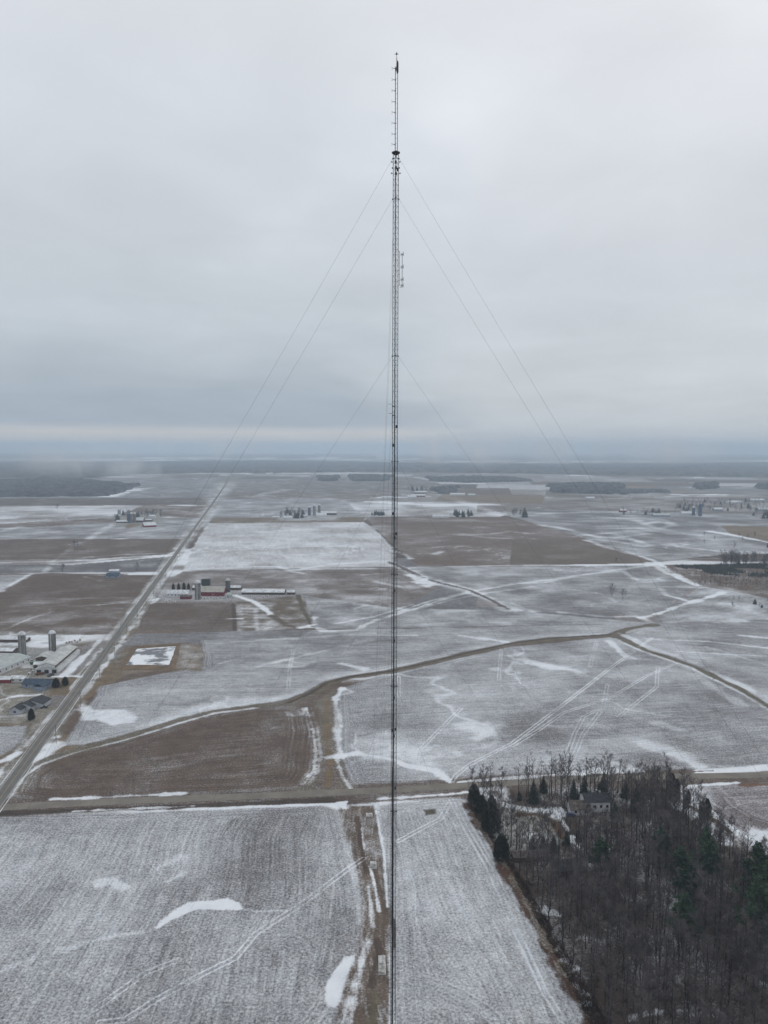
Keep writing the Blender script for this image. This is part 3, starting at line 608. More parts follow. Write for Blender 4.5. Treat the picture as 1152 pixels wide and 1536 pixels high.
M['berm'] = mat_plain('dry_grass_berm', (.20, .14, .09), .95, .3, .12, col2=(.12, .09, .065))
o = mk('berm', *ringmesh(), M['berm']); tag(o, 'dry brown earth berm round the square frozen pond', kind='structure')
M['ice'] = mat_plain('snow_covered_ice', (.80, .82, .85), .7, .1, .045, col2=(.17, .18, .19))
for n_ in M['ice'].node_tree.nodes:
    if n_.type == 'MAP_RANGE': n_.inputs[1].default_value = .42; n_.inputs[2].default_value = .52
o = mk('frozen_pond', [(*(cc + (p - cc) * 1.04), .35) for p in PP], [(3,2,1,0)], M['ice']); tag(o, 'square frozen pond with patches of snow on grey ice', kind='structure')

# ------------------------------------------------------------------ the guyed mast
DM = 178.0; MX = G(592, 1500)[0] * 0 + 16 / F * DM; base_m = Vector((MX, DM, 0))
ztop = zat(78, DM); zplate = zat(230, DM)
mast = empty('guyed_mast', base_m, 0, 'tall thin steel lattice mast with guy wires rising from the fields to above the horizon', 'radio mast')
FW = 1.24; rr = FW / math.sqrt(3)
angs = [rad(-92), rad(28), rad(148)]
legs = [(rr * math.cos(a), rr * math.sin(a)) for a in angs]
for lx, ly in legs:
    m_ = MB(); m_.tube((lx, ly, .9), (lx, ly, zplate), .072, n=6); m_.build('leg', M['steel'], mast)
br = MB(); bay = 1.22; nb_ = int(zplate / bay)
for k in range(1, nb_):
    z = k * bay
    for q in range(3):
        a, b = legs[q], legs[(q+1) % 3]
        br.tube((*a, z), (*b, z), .028, n=3)
        if k % 2: br.tube((*a, z), (*b, z + bay), .026, n=3)
        else: br.tube((*b, z), (*a, z + bay), .026, n=3)
br.build('lattice_bracing', M['steel'], mast)['kind'] = 'stuff'
# feed cables on the left-front face, thicker below each aerial
fc_ = MB(); la = Vector((*legs[2], 0)); lb = Vector((*legs[0], 0)); cabs = [(.12, ztop*.0 + zplate - 3), (.16, zat(380, DM)), (.22, zat(615, DM)), (.34, zat(700, DM)), (.48, zat(1020, DM)), (.62, zat(1150, DM))]
for k, (wd, zt) in enumerate(cabs):
    zb = cabs[k+1][1] if k + 1 < len(cabs) else 1.2
    n_ = max(2, int(wd / .07))
    for j in range(n_):
        p = la.lerp(lb, .93 - .07 / FW * 1.2 * j - .03); fc_.tube((p.x - .03, p.y - .04, zb), (p.x - .03, p.y - .04, zt), .032, n=4)
fc_.build('feed_cable', M['cable'], mast)
ld = MB()
for s in (-.16, .16): ld.tube((.12 + s, .05, 1), (.12 + s, .05, zplate), .02, n=3)
for k in range(int(zplate / .9)): ld.tube((-.04, .05, 1 + k*.9), (.28, .05, 1 + k*.9), .015, n=3)
ld.build('ladder', M['steel'], mast)
pl = MB(); pl.lathe([(.45, zplate - .35), (.62, zplate - .1), (.98, zplate + .05), (.98, zplate + .2), (.6, zplate + .35), (.3, zplate + .55)], 12); pl.build('top_plate', M['darksteel'], mast)
# upper pole with two rails
up = MB(); zt2 = ztop - 1.2
for x_, r_, z1 in ((-.16, .085, zat(100, DM)), (.34, .075, zt2 - 2.5)):
    up.tube((x_, 0, zplate + .5), (x_, 0, z1), r_, n=8)
for k in range(int((zt2 - zplate) / 1.1)): up.tube((-.16, 0, zplate + 1 + k*1.1), (.34, 0, zplate + 1.3 + k*1.1), .028, n=3)
up.tube((-.05, 0, zat(100, DM) - 1), (.24, 0, zt2 - .5), .06, n=5)
up.build('upper_pole', M['steel'], mast)
bc = MB(); bc.lathe([(.18, zt2 - 3.4), (.24, zt2 - 3), (.24, zt2 - 1.2), (.14, zt2 - .8)], 10, .30, 0); bc.build('beacon', M['darksteel'], mast)
lr = MB(); lr.tube((-.45, 0, ztop - .5), (.55, 0, ztop - .5), .045, n=5); lr.tube((.1, 0, zt2 - 1), (.1, 0, ztop), .05, n=5); lr.lathe([(.1, ztop - .6), (.2, ztop - .5), (.18, ztop - .25), (.05, ztop - .1)], 8, .1, 0); lr.build('lightning_rod', M['darksteel'], mast)
aer = empty('fm_aerial', (0, 0, 0)); aer.parent = mast
def bay_mesh():
    b_ = MB(); b_.tube((-.1, 0, 0), (-.62, 0, .08), .045, n=5)
    for s in (-1, 1): b_.tube((-.62, 0, .08), (-.98, .1*s, .08 + .28*s), .035, n=4); b_.tube((-.62, 0, .08), (-.72, -.3*s, .08 - .18*s), .035, n=4); b_.tube((-.98,.1*s,.08+.28*s),(-1.12,.1*s,.08+.2*s),.03,n=4)
    b_.box(-.34, -.06, -.08, .08, -.10, .14)
    return b_
b0 = bay_mesh().build('aerial_bay', M['darksteel'], aer); 
for k, yy in enumerate((103, 120, 136.5, 153, 169, 185, 201.5, 217)):
    o = b0 if k == 0 else b0.copy()
    if k: C.objects.link(o); o.parent = aer
    o.location = (0, 0, zat(yy, DM))
# stub aerials under the plate
for yy, ex in ((242, .55), (251, .35), (259, .6)):
    z_ = zat(yy, DM)
    for q in (1, 2):
        s_ = MB(); lx, ly = legs[q]; sx = 1 if lx > 0 else -1
        s_.tube((lx, ly, z_), (lx + sx * ex, ly, z_), .05, n=5); s_.tube((lx + sx*ex*.55, ly, z_ - .18), (lx + sx*ex*.55, ly, z_ + .18), .09, n=6, cap=True)
        s_.build('side_bracket', M['darksteel'], mast)
dm = MB()
for x_, yy in ((-.05, 245), (0, 253), (.4, 256), (0, 262)): dm.lathe([(.12, zat(yy,DM)-.4), (.24, zat(yy,DM)-.2), (.24, zat(yy,DM)+.2), (.1, zat(yy,DM)+.4)], 8, x_, -.75)
dm.build('equipment_box', M['darksteel'], mast)
# whip aerial array on the right
sa = empty('side_aerial', (0, 0, 0)); sa.parent = mast
q = MB(); lx, ly = legs[1]; z0_, z1_ = zat(428, DM), zat(376, DM); q.tube((lx + .32, ly, z0_), (lx + .32, ly, z1_), .05, n=6)
for yy in (377, 385, 394, 405, 411, 420, 427): q.tube((lx, ly, zat(yy, DM)), (lx + .32, ly, zat(yy, DM)), .045, n=4)
q.build('stand_off_pipe', M['darksteel'], sa)
q = MB(); q.tube((lx + .32, ly, z0_ - .4), (lx + .95, ly, z0_ - .4), .03, n=4); q.tube((lx + .95, ly, z0_ - .4), (lx + .95, ly, zat(380, DM)), .06, n=5)
for yy in (381, 400, 419, 428): q.tube((lx + .6, ly, zat(yy, DM)), (lx + 1.25, ly, zat(yy, DM)), .03, n=4); q.tube((lx + .95, ly, zat(yy, DM) - .12), (lx + .95, ly, zat(yy, DM) + .18), .085, n=6, cap=True)
q.build('dipole', M['darksteel'], sa)
for yy in (381, 400, 419, 428):
    q = MB(); zc_ = zat(yy, DM); q.tube((lx + 1.2, ly - .3, zc_ - .45), (lx + 1.2, ly - .3, zc_ + .5), .06, n=5, cap=True); q.tube((lx + .7, ly + .2, zc_ - .3), (lx + .7, ly + .2, zc_ + .35), .06, n=5, cap=True); q.tube((lx + .7, ly + .2, zc_), (lx + 1.2, ly - .3, zc_), .04, n=4); q.build('antenna_element', M['darksteel'], sa)
for yy in (606, 620):
    q = MB(); lx, ly = legs[2]; q.tube((lx, ly, zat(yy, DM)), (lx - .95, ly, zat(yy, DM)), .045, n=5); q.box(lx - .08, lx + .5, ly - .2, ly + .1, zat(yy, DM) - .6, zat(yy, DM) - .4); q.build('outrigger_arm', M['darksteel'], mast)
for yy in (640, 668, 770, 800, 806, 885, 960, 1045, 1092, 1094, 1102, 1180):
    z_ = zat(yy, DM); s_ = random.choice((-1, 0, 1)) * .35; q = MB(); q.box(s_ - .2, s_ + .2, -.9, -.66, z_ - .35, z_ + .35); q.build('junction_box', M['darksteel'], mast)
# guy wires
anchors = []
azb = rad(3.2)
P_out = 155.0; P_mid = 112.0; P_in = 52.0
levels = [(237, P_out), (298, P_out), (534, P_out), (692, P_mid), (862, P_mid), (1030, P_in), (1218, P_in)]
for yy, R_ in levels:
    z_ = zat(yy, DM); cb_ = MB()
    for lx, ly in legs: cb_.box(lx*1.12 - .16, lx*1.12 + .16, ly*1.12 - .16, ly*1.12 + .16, z_ - .12, z_ + .12)
    for s in range(3): cb_.tube((*legs[s], z_), (*legs[(s+1)%3], z_), .05, n=4)
    cb_.build('guy_collar', M['darksteel'], mast)
    for k, azd in enumerate((90 + 3.2, 90 - 116.8, 90 + 123.2)):
        a_ = rad(azd); u = (math.cos(a_), math.sin(a_)); g_ = MB(); L = 14
        pts = []
        sag = .013 * math.hypot(R_, z_)
        for i_ in range(L + 1):
            t_ = i_ / L; pts.append((u[0] * (rr + (R_ - rr) * t_), u[1] * (rr + (R_ - rr) * t_), z_ * (1 - t_) + .6 * t_ - sag * 4 * t_ * (1 - t_)))
        for i_ in range(L): g_.tube(pts[i_], pts[i_+1], .0195, n=4)
        g_.build('guy_wire', M['wire'], mast)
q = MB(); q.box(-1.4, 1.4, -1.4, 1.4, 0, .5); q.lathe([(.9, .5), (.45, .9), (.3, 1.0)], 12); q.build('base_pier', M['concrete'], mast)
# pads along the strip behind the mast
def pad(px, py, w_, l_, rz, label, name='concrete_pad'):
    e = empty(name, (*G(px, py), 0), rz, label, 'concrete pad')
    b_ = MB(); b_.box(-w_/2, w_/2, -l_/2, l_/2, 0, .28); b_.build('slab', M['padsnow'], e)
    b_ = MB(); b_.box(-w_/2 + .25, w_/2 - .25, -l_/2 + .25, l_/2 * .1, .28, .55); b_.tube((0, -l_*.3, .5), (0, -l_*.3 - .5, 1.2), .1, n=6, cap=True); b_.build('anchor_block', M['concrete'], e)
M['padsnow'] = mat_plain('snow_dusted_concrete', (.62, .63, .64), .9, .1, .8, col2=(.33, .32, .30))
pad(554, 1223, 3.0, 3.6, rad(4), 'square snow dusted concrete pad in the brown strip, nearest the pale road')
pad(560, 1298, 2.6, 5.2, rad(3), 'small oblong concrete pad half way along the brown strip')
pad(573, 1448, 2.4, 9.0, rad(1), 'long narrow concrete pad beside the foot of the mast picture bottom')

# ------------------------------------------------------------------ buildings
def gable(name, label, cat, c, hd, L, W, ev, rh, wall, roof, over=.4, group=None, wins=0, doors=0, winmat='darkopen', z=0.0, chim=False, sidewins=0, skirts=None):
    """long axis runs along the heading hd (degrees clockwise from straight ahead)"""
    e = empty(name, (c[0], c[1], z), -rad(hd), label, cat, group)
    l, w_ = L / 2, W / 2
    V = [(-w_,-l,0),(w_,-l,0),(w_,l,0),(-w_,l,0),(-w_,-l,ev),(w_,-l,ev),(w_,l,ev),(-w_,l,ev),(0,-l,ev+rh),(0,l,ev+rh)]
    mk('wall', V, [(0,1,5,8,4),(1,2,6,5),(2,3,7,9,6),(3,0,4,7)], M[wall], e)
    th = .18; dz = rh / w_; R_ = MB()
    for s in (-1, 1):
        xo = s * (w_ + over); zo = ev - dz * over; a = (0, ev + rh)
        v = [(0,-l-over,a[1]+.03),(xo,-l-over,zo+.03),(xo,l+over,zo+.03),(0,l+over,a[1]+.03)]
        v2 = [(x, y, zz_ + th) for x, y, zz_ in v]
        fs = [(0,1,2,3),(7,6,5,4),(0,4,5,1),(1,5,6,2),(2,6,7,3)] if s < 0 else [(3,2,1,0),(4,5,6,7),(1,5,4,0),(2,6,5,1),(3,7,6,2)]
        R_.add(v + v2, fs)
    ro = R_.build('roof', M[roof], e)
    if chim:
        q = MB(); q.box(-.4, .4, l*.3, l*.3+.8, ev + rh*.6, ev + rh + .9); q.build('chimney', M['concrete'], ro)
    for k in range(wins):      # along both long sides
        y_ = -l + L * (k + .5) / wins; hh = min(1.3, ev * .4)
        for s in (-1, 1):
            q = MB(); q.box(min(s*(w_+.02), s*(w_+.07)), max(s*(w_+.02), s*(w_+.07)), y_ - .6, y_ + .6, ev*.42, ev*.42 + hh); wd_ = q.build('window', M[winmat], e)
    for k in range(sidewins):
        x_ = -w_ + W * (k + .5) / sidewins
        for zz_ in ([1.0] if ev < 4 else [1.0, 3.8]):
            q = MB(); q.box(x_ - .5, x_ + .5, -l - .07, -l - .02, zz_, zz_ + 1.2); q.build('window', M[winmat], e)
    for k in range(doors):
        x_ = -w_ + W * (k + .5) / doors
        q = MB(); q.box(x_ - min(1.6, W/doors*.35), x_ + min(1.6, W/doors*.35), -l - .10, -l - .02, 0.02, min(3.2, ev * .85)); q.build('door', M['darkopen'], e)
    return e
def silo(label, px, py, r, h, mat, cap='snowroof', name='silo', group=None, ribs=True, ladder=True):
    e = empty(name, (*G(px, py), 0), 0, label, 'silo', group)
    q = MB(); q.lathe([(r, 0), (r, h)], 24); q.build('barrel', M[mat], e, smooth=False)
    if ribs:
        q = MB(); k = 1.2
        while k < h: q.lathe([(r+.01, k-.04), (r+.05, k-.03), (r+.05, k+.03), (r+.01, k+.04)], 24); k += 1.4 if h > 14 else 2.2
        q.build('hoops', M['darksteel'] if mat != 'oldconcrete' else M['oldconcrete'], e)['kind'] = 'stuff'
    q = MB(); q.lathe([(r + .12, h), (r + .1, h + .25), (r*.9, h + r*.42), (r*.65, h + r*.75), (r*.3, h + r*.95), (.1, h + r)], 24); q.build('dome', M[cap], e, smooth=True)
    if ladder:
        q = MB(); q.box(-.45, .45, -r - .55, -r + .05, 0, h * .98); q.build('chute', M['paleroof'] if cap == 'snowroof' else M[mat], e)
    return e
NSH = math.degrees(math.atan2(d0[0], d0[1])); print('road heading', NSH)
# farm at the left edge
silo('tall grey concrete silo with a pale dome left of the long white roofed barn', 34, 987, 3.0, 19.5, 'oldconcrete')
silo('darker concrete silo with a white ribbed dome behind the long barn', 79, 977, 2.9, 15.5, 'darkconcrete' if 'darkconcrete' in M else 'oldconcrete')
def along(p0, p1):
    a, b = Gs([p0, p1]); d = b - a; return (a + b) / 2, math.degrees(math.atan2(d[0], d[1])), float(np.linalg.norm(d))
c_, h_, L_ = along((70, 1010), (104, 981))
e = gable('livestock_barn', 'long pale roofed barn with a stepped roof and gable, behind the blue roofed house', 'barn', c_, h_, L_, 17, 3.2, 1.6, 'palegable' if 'palegable' in M else 'whitewall', 'paleroof', doors=3)
q = MB(); q.box(-6.2, 6.2, -L_/2 + .2, L_/2 - .2, 3.4, 6.0); q.build('upper_wall', M['brownwall'], e)
q = MB()
for s in (-1, 1):
    q.add([(0,-L_/2-.3,8.0),(s*6.8,-L_/2-.3,5.9),(s*6.8,L_/2+.3,5.9),(0,L_/2+.3,8.0),(0,-L_/2-.3,8.2),(s*6.8,-L_/2-.3,6.1),(s*6.8,L_/2+.3,6.1),(0,L_/2+.3,8.2)], [(4,5,6,7),(0,1,5,4),(1,2,6,5),(2,3,7,6),(0,3,2,1)])
q.build('upper_roof', M['paleroof'], e)
mk('gable_end', [(-6.2,-L_/2-.02,5.9),(6.2,-L_/2-.02,5.9),(0,-L_/2-.02,7.95),(6.2,-L_/2-.02,3.4),(-6.2,-L_/2-.02,3.4)], [(4,3,1,2,0)], M['whitewall'], e)
gable('feed_shed', 'low shed with pale roof tucked behind the long barn', 'shed', G(68, 988), h_ , 16, 9, 3, 1.3, 'brownwall', 'paleroof')
gable('machine_shed', 'long low snow roofed shed on the left edge behind the tall silo', 'shed', G(-6, 980), 93, 34, 10, 3.4, 1.4, 'brownwall', 'snowroof', wins=8)
gable('cattle_shed', 'large pale green metal roofed shed at the left edge', 'shed', G(-2, 1003), NSH + 22, 44, 24, 4.0, 2.2, 'whitewall', 'greyroof', doors=4, wins=7)
e = gable('milk_house', 'small pale roofed building at the foot of the tall silo', 'shed', G(34, 991), 70, 5.5, 3.6, 2.2, .8, 'brownwall', 'greyroof')
gable('red_shed', 'small red walled shed with snowy roof beside a white one', 'shed', G(4, 1022), 92, 15, 8, 2.6, 1.2, 'red', 'snowroof')
gable('white_shed', 'small white walled shed with snowy roof and red end, right of the red shed', 'shed', G(29, 1021), 92, 11, 7.5, 2.6, 1.2, 'whitewall', 'snowroof', wins=2)
e = gable('blue_house', 'single storey house with a blue grey hipped roof and pale siding by the driveway', 'house', G(58, 1029), 93, 19, 9.5, 3.0, 2.3, 'bluewall', 'blueroof', .6, wins=3, chim=False)
q = MB(); q.box(-2, 6.5, -3.5, 3.5, 0, 2.9); c2 = q.build('garage_wing', M['bluewall'], e); c2.location = (4, 5.5, 0)
q = MB()
for s in (-1, 1): q.add([(-3,0,5.2),(7.2,0,5.2),(7.2,s*4.2,2.85),(-3,s*4.2,2.85),(-3,0,5.38),(7.2,0,5.38),(7.2,s*4.2,3.03),(-3,s*4.2,3.03)], [(4,5,6,7),(2,3,7,6),(1,2,6,5),(0,3,2,1)])
rf = q.build('wing_roof', M['blueroof'], e); rf.location = (4, 5.5, 0)
e = empty('grey_house', (*G(42, 1063), 0), -rad(92), 'grey house with three staggered dark gables next to the packed drive', 'house')
for k, (ox, oy, L_, W_, ev) in enumerate(((-3.0, -3.5, 7.5, 8.5, 2.8), (2.0, 0, 9.5, 8.5, 2.9), (8.2, 4.0, 13, 11, 3.0))):
    # gables face the viewer: ridge points away
    l, w_ = W_/2, L_/2
    V = [(-l,-w_,0),(l,-w_,0),(l,w_,0),(-l,w_,0),(-l,-w_,ev),(l,-w_,ev),(l,w_,ev),(-l,w_,ev),(-l,0,ev+2.2),(l,0,ev+2.2)]
    # built in the house's own frame (x points along the road away from the viewer)
    o = mk('wall', [(x + ox*0 + 0, y, z_) for x, y, z_ in V], [(0,1,5,4),(1,2,6,9,5),(2,3,7,6),(3,0,4,8,7)], M['greywall'], e)
    o.location = (-ox*0 - k*0 + (k-1)*-0 + 0, 0, 0)
    q = MB()
    for s in (-1, 1):
        v = [(-l-.4,0,ev+2.23),(l+.4,0,ev+2.23),(l+.4,s*(w_+.5),ev-.2),(-l-.4,s*(w_+.5),ev-.2)]; q.add(v + [(x,y,z_+.2) for x,y,z_ in v], [(4,5,6,7),(2,3,7,6),(1,2,6,5),(3,0,4,7),(0,3,2,1)])
    r_ = q.build('roof', M['darkroof'], e)
    for ob in (o, r_): ob.location = ((k-1)*-6.2 * 1.0, (1-k)*3.2 * -1.0, 0); ob.rotation_euler = (0,0,0)
    q = MB(); q.box(l + .02, l + .08, -.8, .8, .9, 2.1); wn = q.build('window', M['glass'], e); wn.location = o.location
tr = [(84, 1030, 6.5), (98, 1027, 6.0), (47, 1079, 6.5)]
# red barn farm
silo('pale concrete silo standing at the left end of the big red barn', 297, 899, 3.4, 19, 'oldconcrete')
silo('dark grey silo at the right end of the big red barn', 342, 890, 2.9, 15.5, 'greysteel' if 'greysteel' in M else 'oldconcrete', 'paleroof')
e = gable('red_barn', 'big dark red barn with a pale snowy roof between two silos', 'barn', G(319.5, 892), 90 + 1, 29, 16, 4.8, 5.2, 'red', 'barnroof' if 'barnroof' in M else 'paleroof', wins=5)
q = MB(); q.box(8.02, 8.10, -1.8+2, 1.8+2, .1, 3.6); q.build('door', M['red'], e)
q = MB()
for a, b in (((.2,.2),(3.8,3.5)), ((.2,3.5),(3.8,.2))): q.tube((8.16, a[0], a[1]), (8.16, b[0], b[1]), .09, n=4)
q.build('white_brace', M['white'], e)
gable('white_farmhouse', 'white two storey building with a snowy roof by the road, left of the barn', 'house', G(268, 894), 91, 25, 11, 3.8, 3.4, 'whitewall', 'snowroof', wins=6)
gable('red_garage', 'small low dark red shed in front of the white building', 'shed', G(279, 898), 92, 12, 6, 2.8, 1.2, 'red', 'redroof' if 'redroof' in M else 'brownroof', wins=2)
e = empty('bunk_bin', (*G(309, 878), 0), 0, 'dark boxy grain bin behind the red barn', 'bin'); q = MB(); q.box(-5, 5, -3, 3, 0, 7.5); q.build('tank', M['darksteel'], e); q = MB(); q.box(-5.2, 5.2, -3.2, 3.2, 7.5, 7.9); q.build('lid', M['darkroof'], e)
e = empty('feed_dome', (*G(343, 896), 0), 0, 'low round grey bin in front of the dark silo', 'bin'); q = MB(); q.lathe([(4.5, 0), (4.5, 3.2), (3.6, 4.6), (1.8, 5.4), (.3, 5.7)], 18); q.build('tank', M['greyroof'], e)
gable('long_shed', 'very long low white roofed shed right of the red barn farm', 'shed', G(396, 890), 90.5, 50, 15, 2.6, 2.8, 'brownwall', 'snowroof', wins=9)
M['hay'] = mat_plain('hay', (.3, .23, .13), .95, .25, 2); M['rust'] = mat_plain('rusty_paint', (.16, .07, .04), .8, .4, 2); M['green'] = mat_plain('green_paint', (.03, .10, .04), .5, .2, 2)
def hutch(px, py, label, group, mat='whitewall'):
    e = empty('calf_hutch', (*G(px, py), 0), random.uniform(-.2, .2), label, 'hutch', group)
    q = MB(); q.add([(-.8,-1.1,0),(.8,-1.1,0),(.8,1.1,0),(-.8,1.1,0),(-.65,-1.1,1.4),(.65,-1.1,1.4),(.65,1.1,1.2),(-.65,1.1,1.2)], [(0,1,5,4),(1,2,6,5),(2,3,7,6),(3,0,4,7),(4,5,6,7)]); q.build('shell', M[mat], e)
    q = MB(); q.box(-.35, .35, -1.16, -1.1, .02, .95); q.build('opening', M['darkopen'], e)
for k in range(9): hutch(303 + k * 4.6, 897 + (k % 3) * .8, 'small white hutch in the scattered row before the red barn', 'hutches before the red barn')
for k in range(8): hutch(376 + k * 6.5, 894.5 + (k % 2) * 1.6, 'small white hutch in the yard before the long shed', 'hutches before the long white shed')
for k, (x, y) in enumerate([(48,1004),(53,1001),(50,1008),(44,1011),(56,1006)]): hutch(x, y, 'pale hutch in the muddy yard left of the long barn', 'hutches left of the long barn')
for k, (x, y) in enumerate([(250,903),(255,901),(247,899),(262,904)]): hutch(x, y, 'white hutch in the snowy yard by the white farm building', 'hutches by the white farm building')
def bale(px, py, label, group):
    e = empty('round_bale', (*G(px, py), 0), random.uniform(0, 3), label, 'hay bale', group); q = MB(); q.tube((0,-.7,.75),(0,.7,.75),.75,n=14,cap=True); q.build('roll', M['hay'], e); q = MB(); q.tube((0,-.45,.75),(0,.45,.75),.765,n=14); q.build('net_wrap', M['whitewall'], e)
for x, y in [(112,962),(108,963.5),(104,964),(100,965),(115,964),(120,961)]: bale(x, y, 'round hay bale in the row on snow behind the long barn', 'hay bales behind the long barn')
def vehicle(name, label, cat, px, py, rz, L, W, hb, mat, cab):
    e = empty(name, (*G(px, py), 0), rz, label, cat); l, w_ = L/2, W/2
    q = MB(); q.add([(-l,-w_,.4),(l,-w_,.4),(l,w_,.4),(-l,w_,.4),(-l,-w_,hb),(l,-w_,hb*.95),(l,w_,hb*.95),(-l,w_,hb)], [(0,3,2,1),(4,5,6,7),(0,1,5,4),(1,2,6,5),(2,3,7,6),(3,0,4,7)]); q.build('body', M[mat], e)
    if cab:
        q = MB(); x0, x1 = cab; q.add([(x0,-w_*.9,hb-.01),(x1,-w_*.9,hb-.01),(x1,w_*.9,hb-.01),(x0,w_*.9,hb-.01),(x0+.3,-w_*.75,hb+.7),(x1-.4,-w_*.75,hb+.7),(x1-.4,w_*.75,hb+.7),(x0+.3,w_*.75,hb+.7)], [(0,1,5,4),(1,2,6,5),(2,3,7,6),(3,0,4,7)]); q.build('window', M['glass'], e)
        q = MB(); q.box(x0+.3, x1-.4, -w_*.76, w_*.76, hb+.7, hb+.76); q.build('roof', M[mat], e)
    for x_ in (-l*.6, l*.6):
        for y_ in (-w_, w_): q = MB(); q.tube((x_, y_-.12, .42), (x_, y_+.12, .42), .42, n=12, cap=True); q.build('wheel', M['tyre'], e)
vehicle('farm_wagon', 'rusty farm wagon in the yard behind the blue roofed house', 'wagon', 60, 1012, .5, 6, 2.3, 1.5, 'rust', None)
vehicle('pickup_truck', 'white pickup truck parked by the tall silo foot', 'truck', 47, 993, .3, 5.4, 2.0, 1.1, 'white', (-.5, 1.4))
vehicle('pickup_truck', 'dark pickup truck on the yard before the long barn gable', 'truck', 76, 1014, 1.2, 5.4, 2.0, 1.1, 'darksteel', (-.5, 1.4))
vehicle('parked_car', 'dark car beside the grey house on the packed drive', 'car', 66, 1062, .4, 4.6, 1.8, .95, 'darksteel', (-1.2, .9))
vehicle('manure_tanker', 'green farm tank trailer left of the long barn', 'trailer', 52, 996, 1.0, 6.5, 2.4, 2.2, 'green', None)
gable('tool_shed', 'small brown shed with snowy roof between the barn and the tall silo', 'shed', G(60, 1000), 80, 8, 6, 2.6, 1.5, 'brownwall', 'snowroof', doors=1)
gable('open_shed', 'narrow snow roofed shed behind the tall silo', 'shed', G(18, 962), 91, 30, 7, 2.6, 1.2, 'brownwall', 'snowroof')
gable('pole_barn', 'white roofed pole barn behind the green roofed shed', 'barn', G(12, 990), 92, 18, 10, 3.4, 2.2, 'brownwall', 'paleroof')
for k, (x, y, L_, W_, rf_, lb) in enumerate([(352,884,16,8,'snowroof','small white roofed shed right of the dark silo'),(296,884,10,8,'snowroof','small snow roofed shed behind the pale silo'),(437,891,9,7,'snowroof','tiny snow roofed shed at the right end of the long shed')]): gable('small_shed', lb, 'shed', G(x, y), 90, L_, W_, 2.8, 2, 'brownwall', rf_)
# house by the brown field on the left
gable('blue_grey_house', 'blue grey roofed house alone between brown fields left of the road', 'house', G(170, 866), 80, 16, 12, 3.2, 2.8, 'bluewall', 'blueroof', .5, wins=2)
gable('garage', 'small snow roofed garage behind the lonely blue grey house', 'shed', G(172, 859), 88, 13, 8, 3, 1.8, 'bluewall', 'snowroof')
# farm beyond, left
G3 = 'buildings of the far left farm'
silo('dark blue silo, first of three beside the far white roofed barn', 193, 784, 3.6, 19, 'bluesteel', 'bluesteel', ladder=False)
silo('grey silo, middle of the three on the far left farm', 197.5, 784, 3.2, 21, 'oldconcrete', ladder=False)
silo('pale silo with white dome, right one of three on the far left farm', 202, 783.5, 3.2, 20, 'oldconcrete', ladder=False)
gable('far_barn', 'far barn with a bright white roof right of three silos', 'barn', G(209, 783), 90, 22, 15, 4.5, 6, 'brownwall', 'snowroof')
gable('far_low_shed', 'low snow roofed shed left of the blue silo', 'shed', G(184, 784), 84, 26, 12, 3, 3, 'brownwall', 'snowroof')
gable('far_red_barn', 'dark red far barn with a snowy roof facing the camera with its gable', 'barn', G(224, 790), 62, 26, 22, 4, 6, 'red', 'snowroof')
gable('far_shed', 'brown far shed under a white roof behind the dark red barn', 'shed', G(223, 782), 90, 16, 8, 3.5, 2, 'brownwall', 'snowroof')
gable('far_farmhouse', 'small white house among dark trees on the far left farm', 'house', G(229, 777), 90, 14, 9, 5, 3, 'whitewall', 'snowroof')
# farm in the centre distance
silo('dark silo, left of three in the centre distance', 464, 773, 3.6, 20, 'bluesteel', ladder=False)
silo('tall grey silo, middle of three in the centre distance', 471.5, 773, 3.4, 24, 'oldconcrete', ladder=False)
silo('tall grey silo with pale cap, right of three in the centre distance', 479, 772.5, 3.4, 25, 'oldconcrete', ladder=False)
gable('far_long_barn', 'long brown barn with white roof right of the central silos', 'barn', G(492, 772), 90, 44, 18, 5, 4.5, 'brownwall', 'snowroof')
gable('far_white_shed', 'white gabled shed in front of the central silos', 'shed', G(482, 775), 88, 26, 15, 4, 5.5, 'whitewall', 'snowroof')
gable('far_white_house', 'white house among trees left of the central silos', 'house', G(431, 779), 70, 20, 12, 5, 3.5, 'whitewall', 'snowroof')
gable('far_low_barn', 'low white roofed building left of the dark central silo', 'shed', G(456, 775), 92, 18, 9, 3, 2, 'greywall', 'snowroof')
gable('small_white_shed', 'tiny white shed at the left end of the central farm', 'shed', G(414, 777), 90, 16, 8, 3, 2, 'whitewall', 'snowroof')
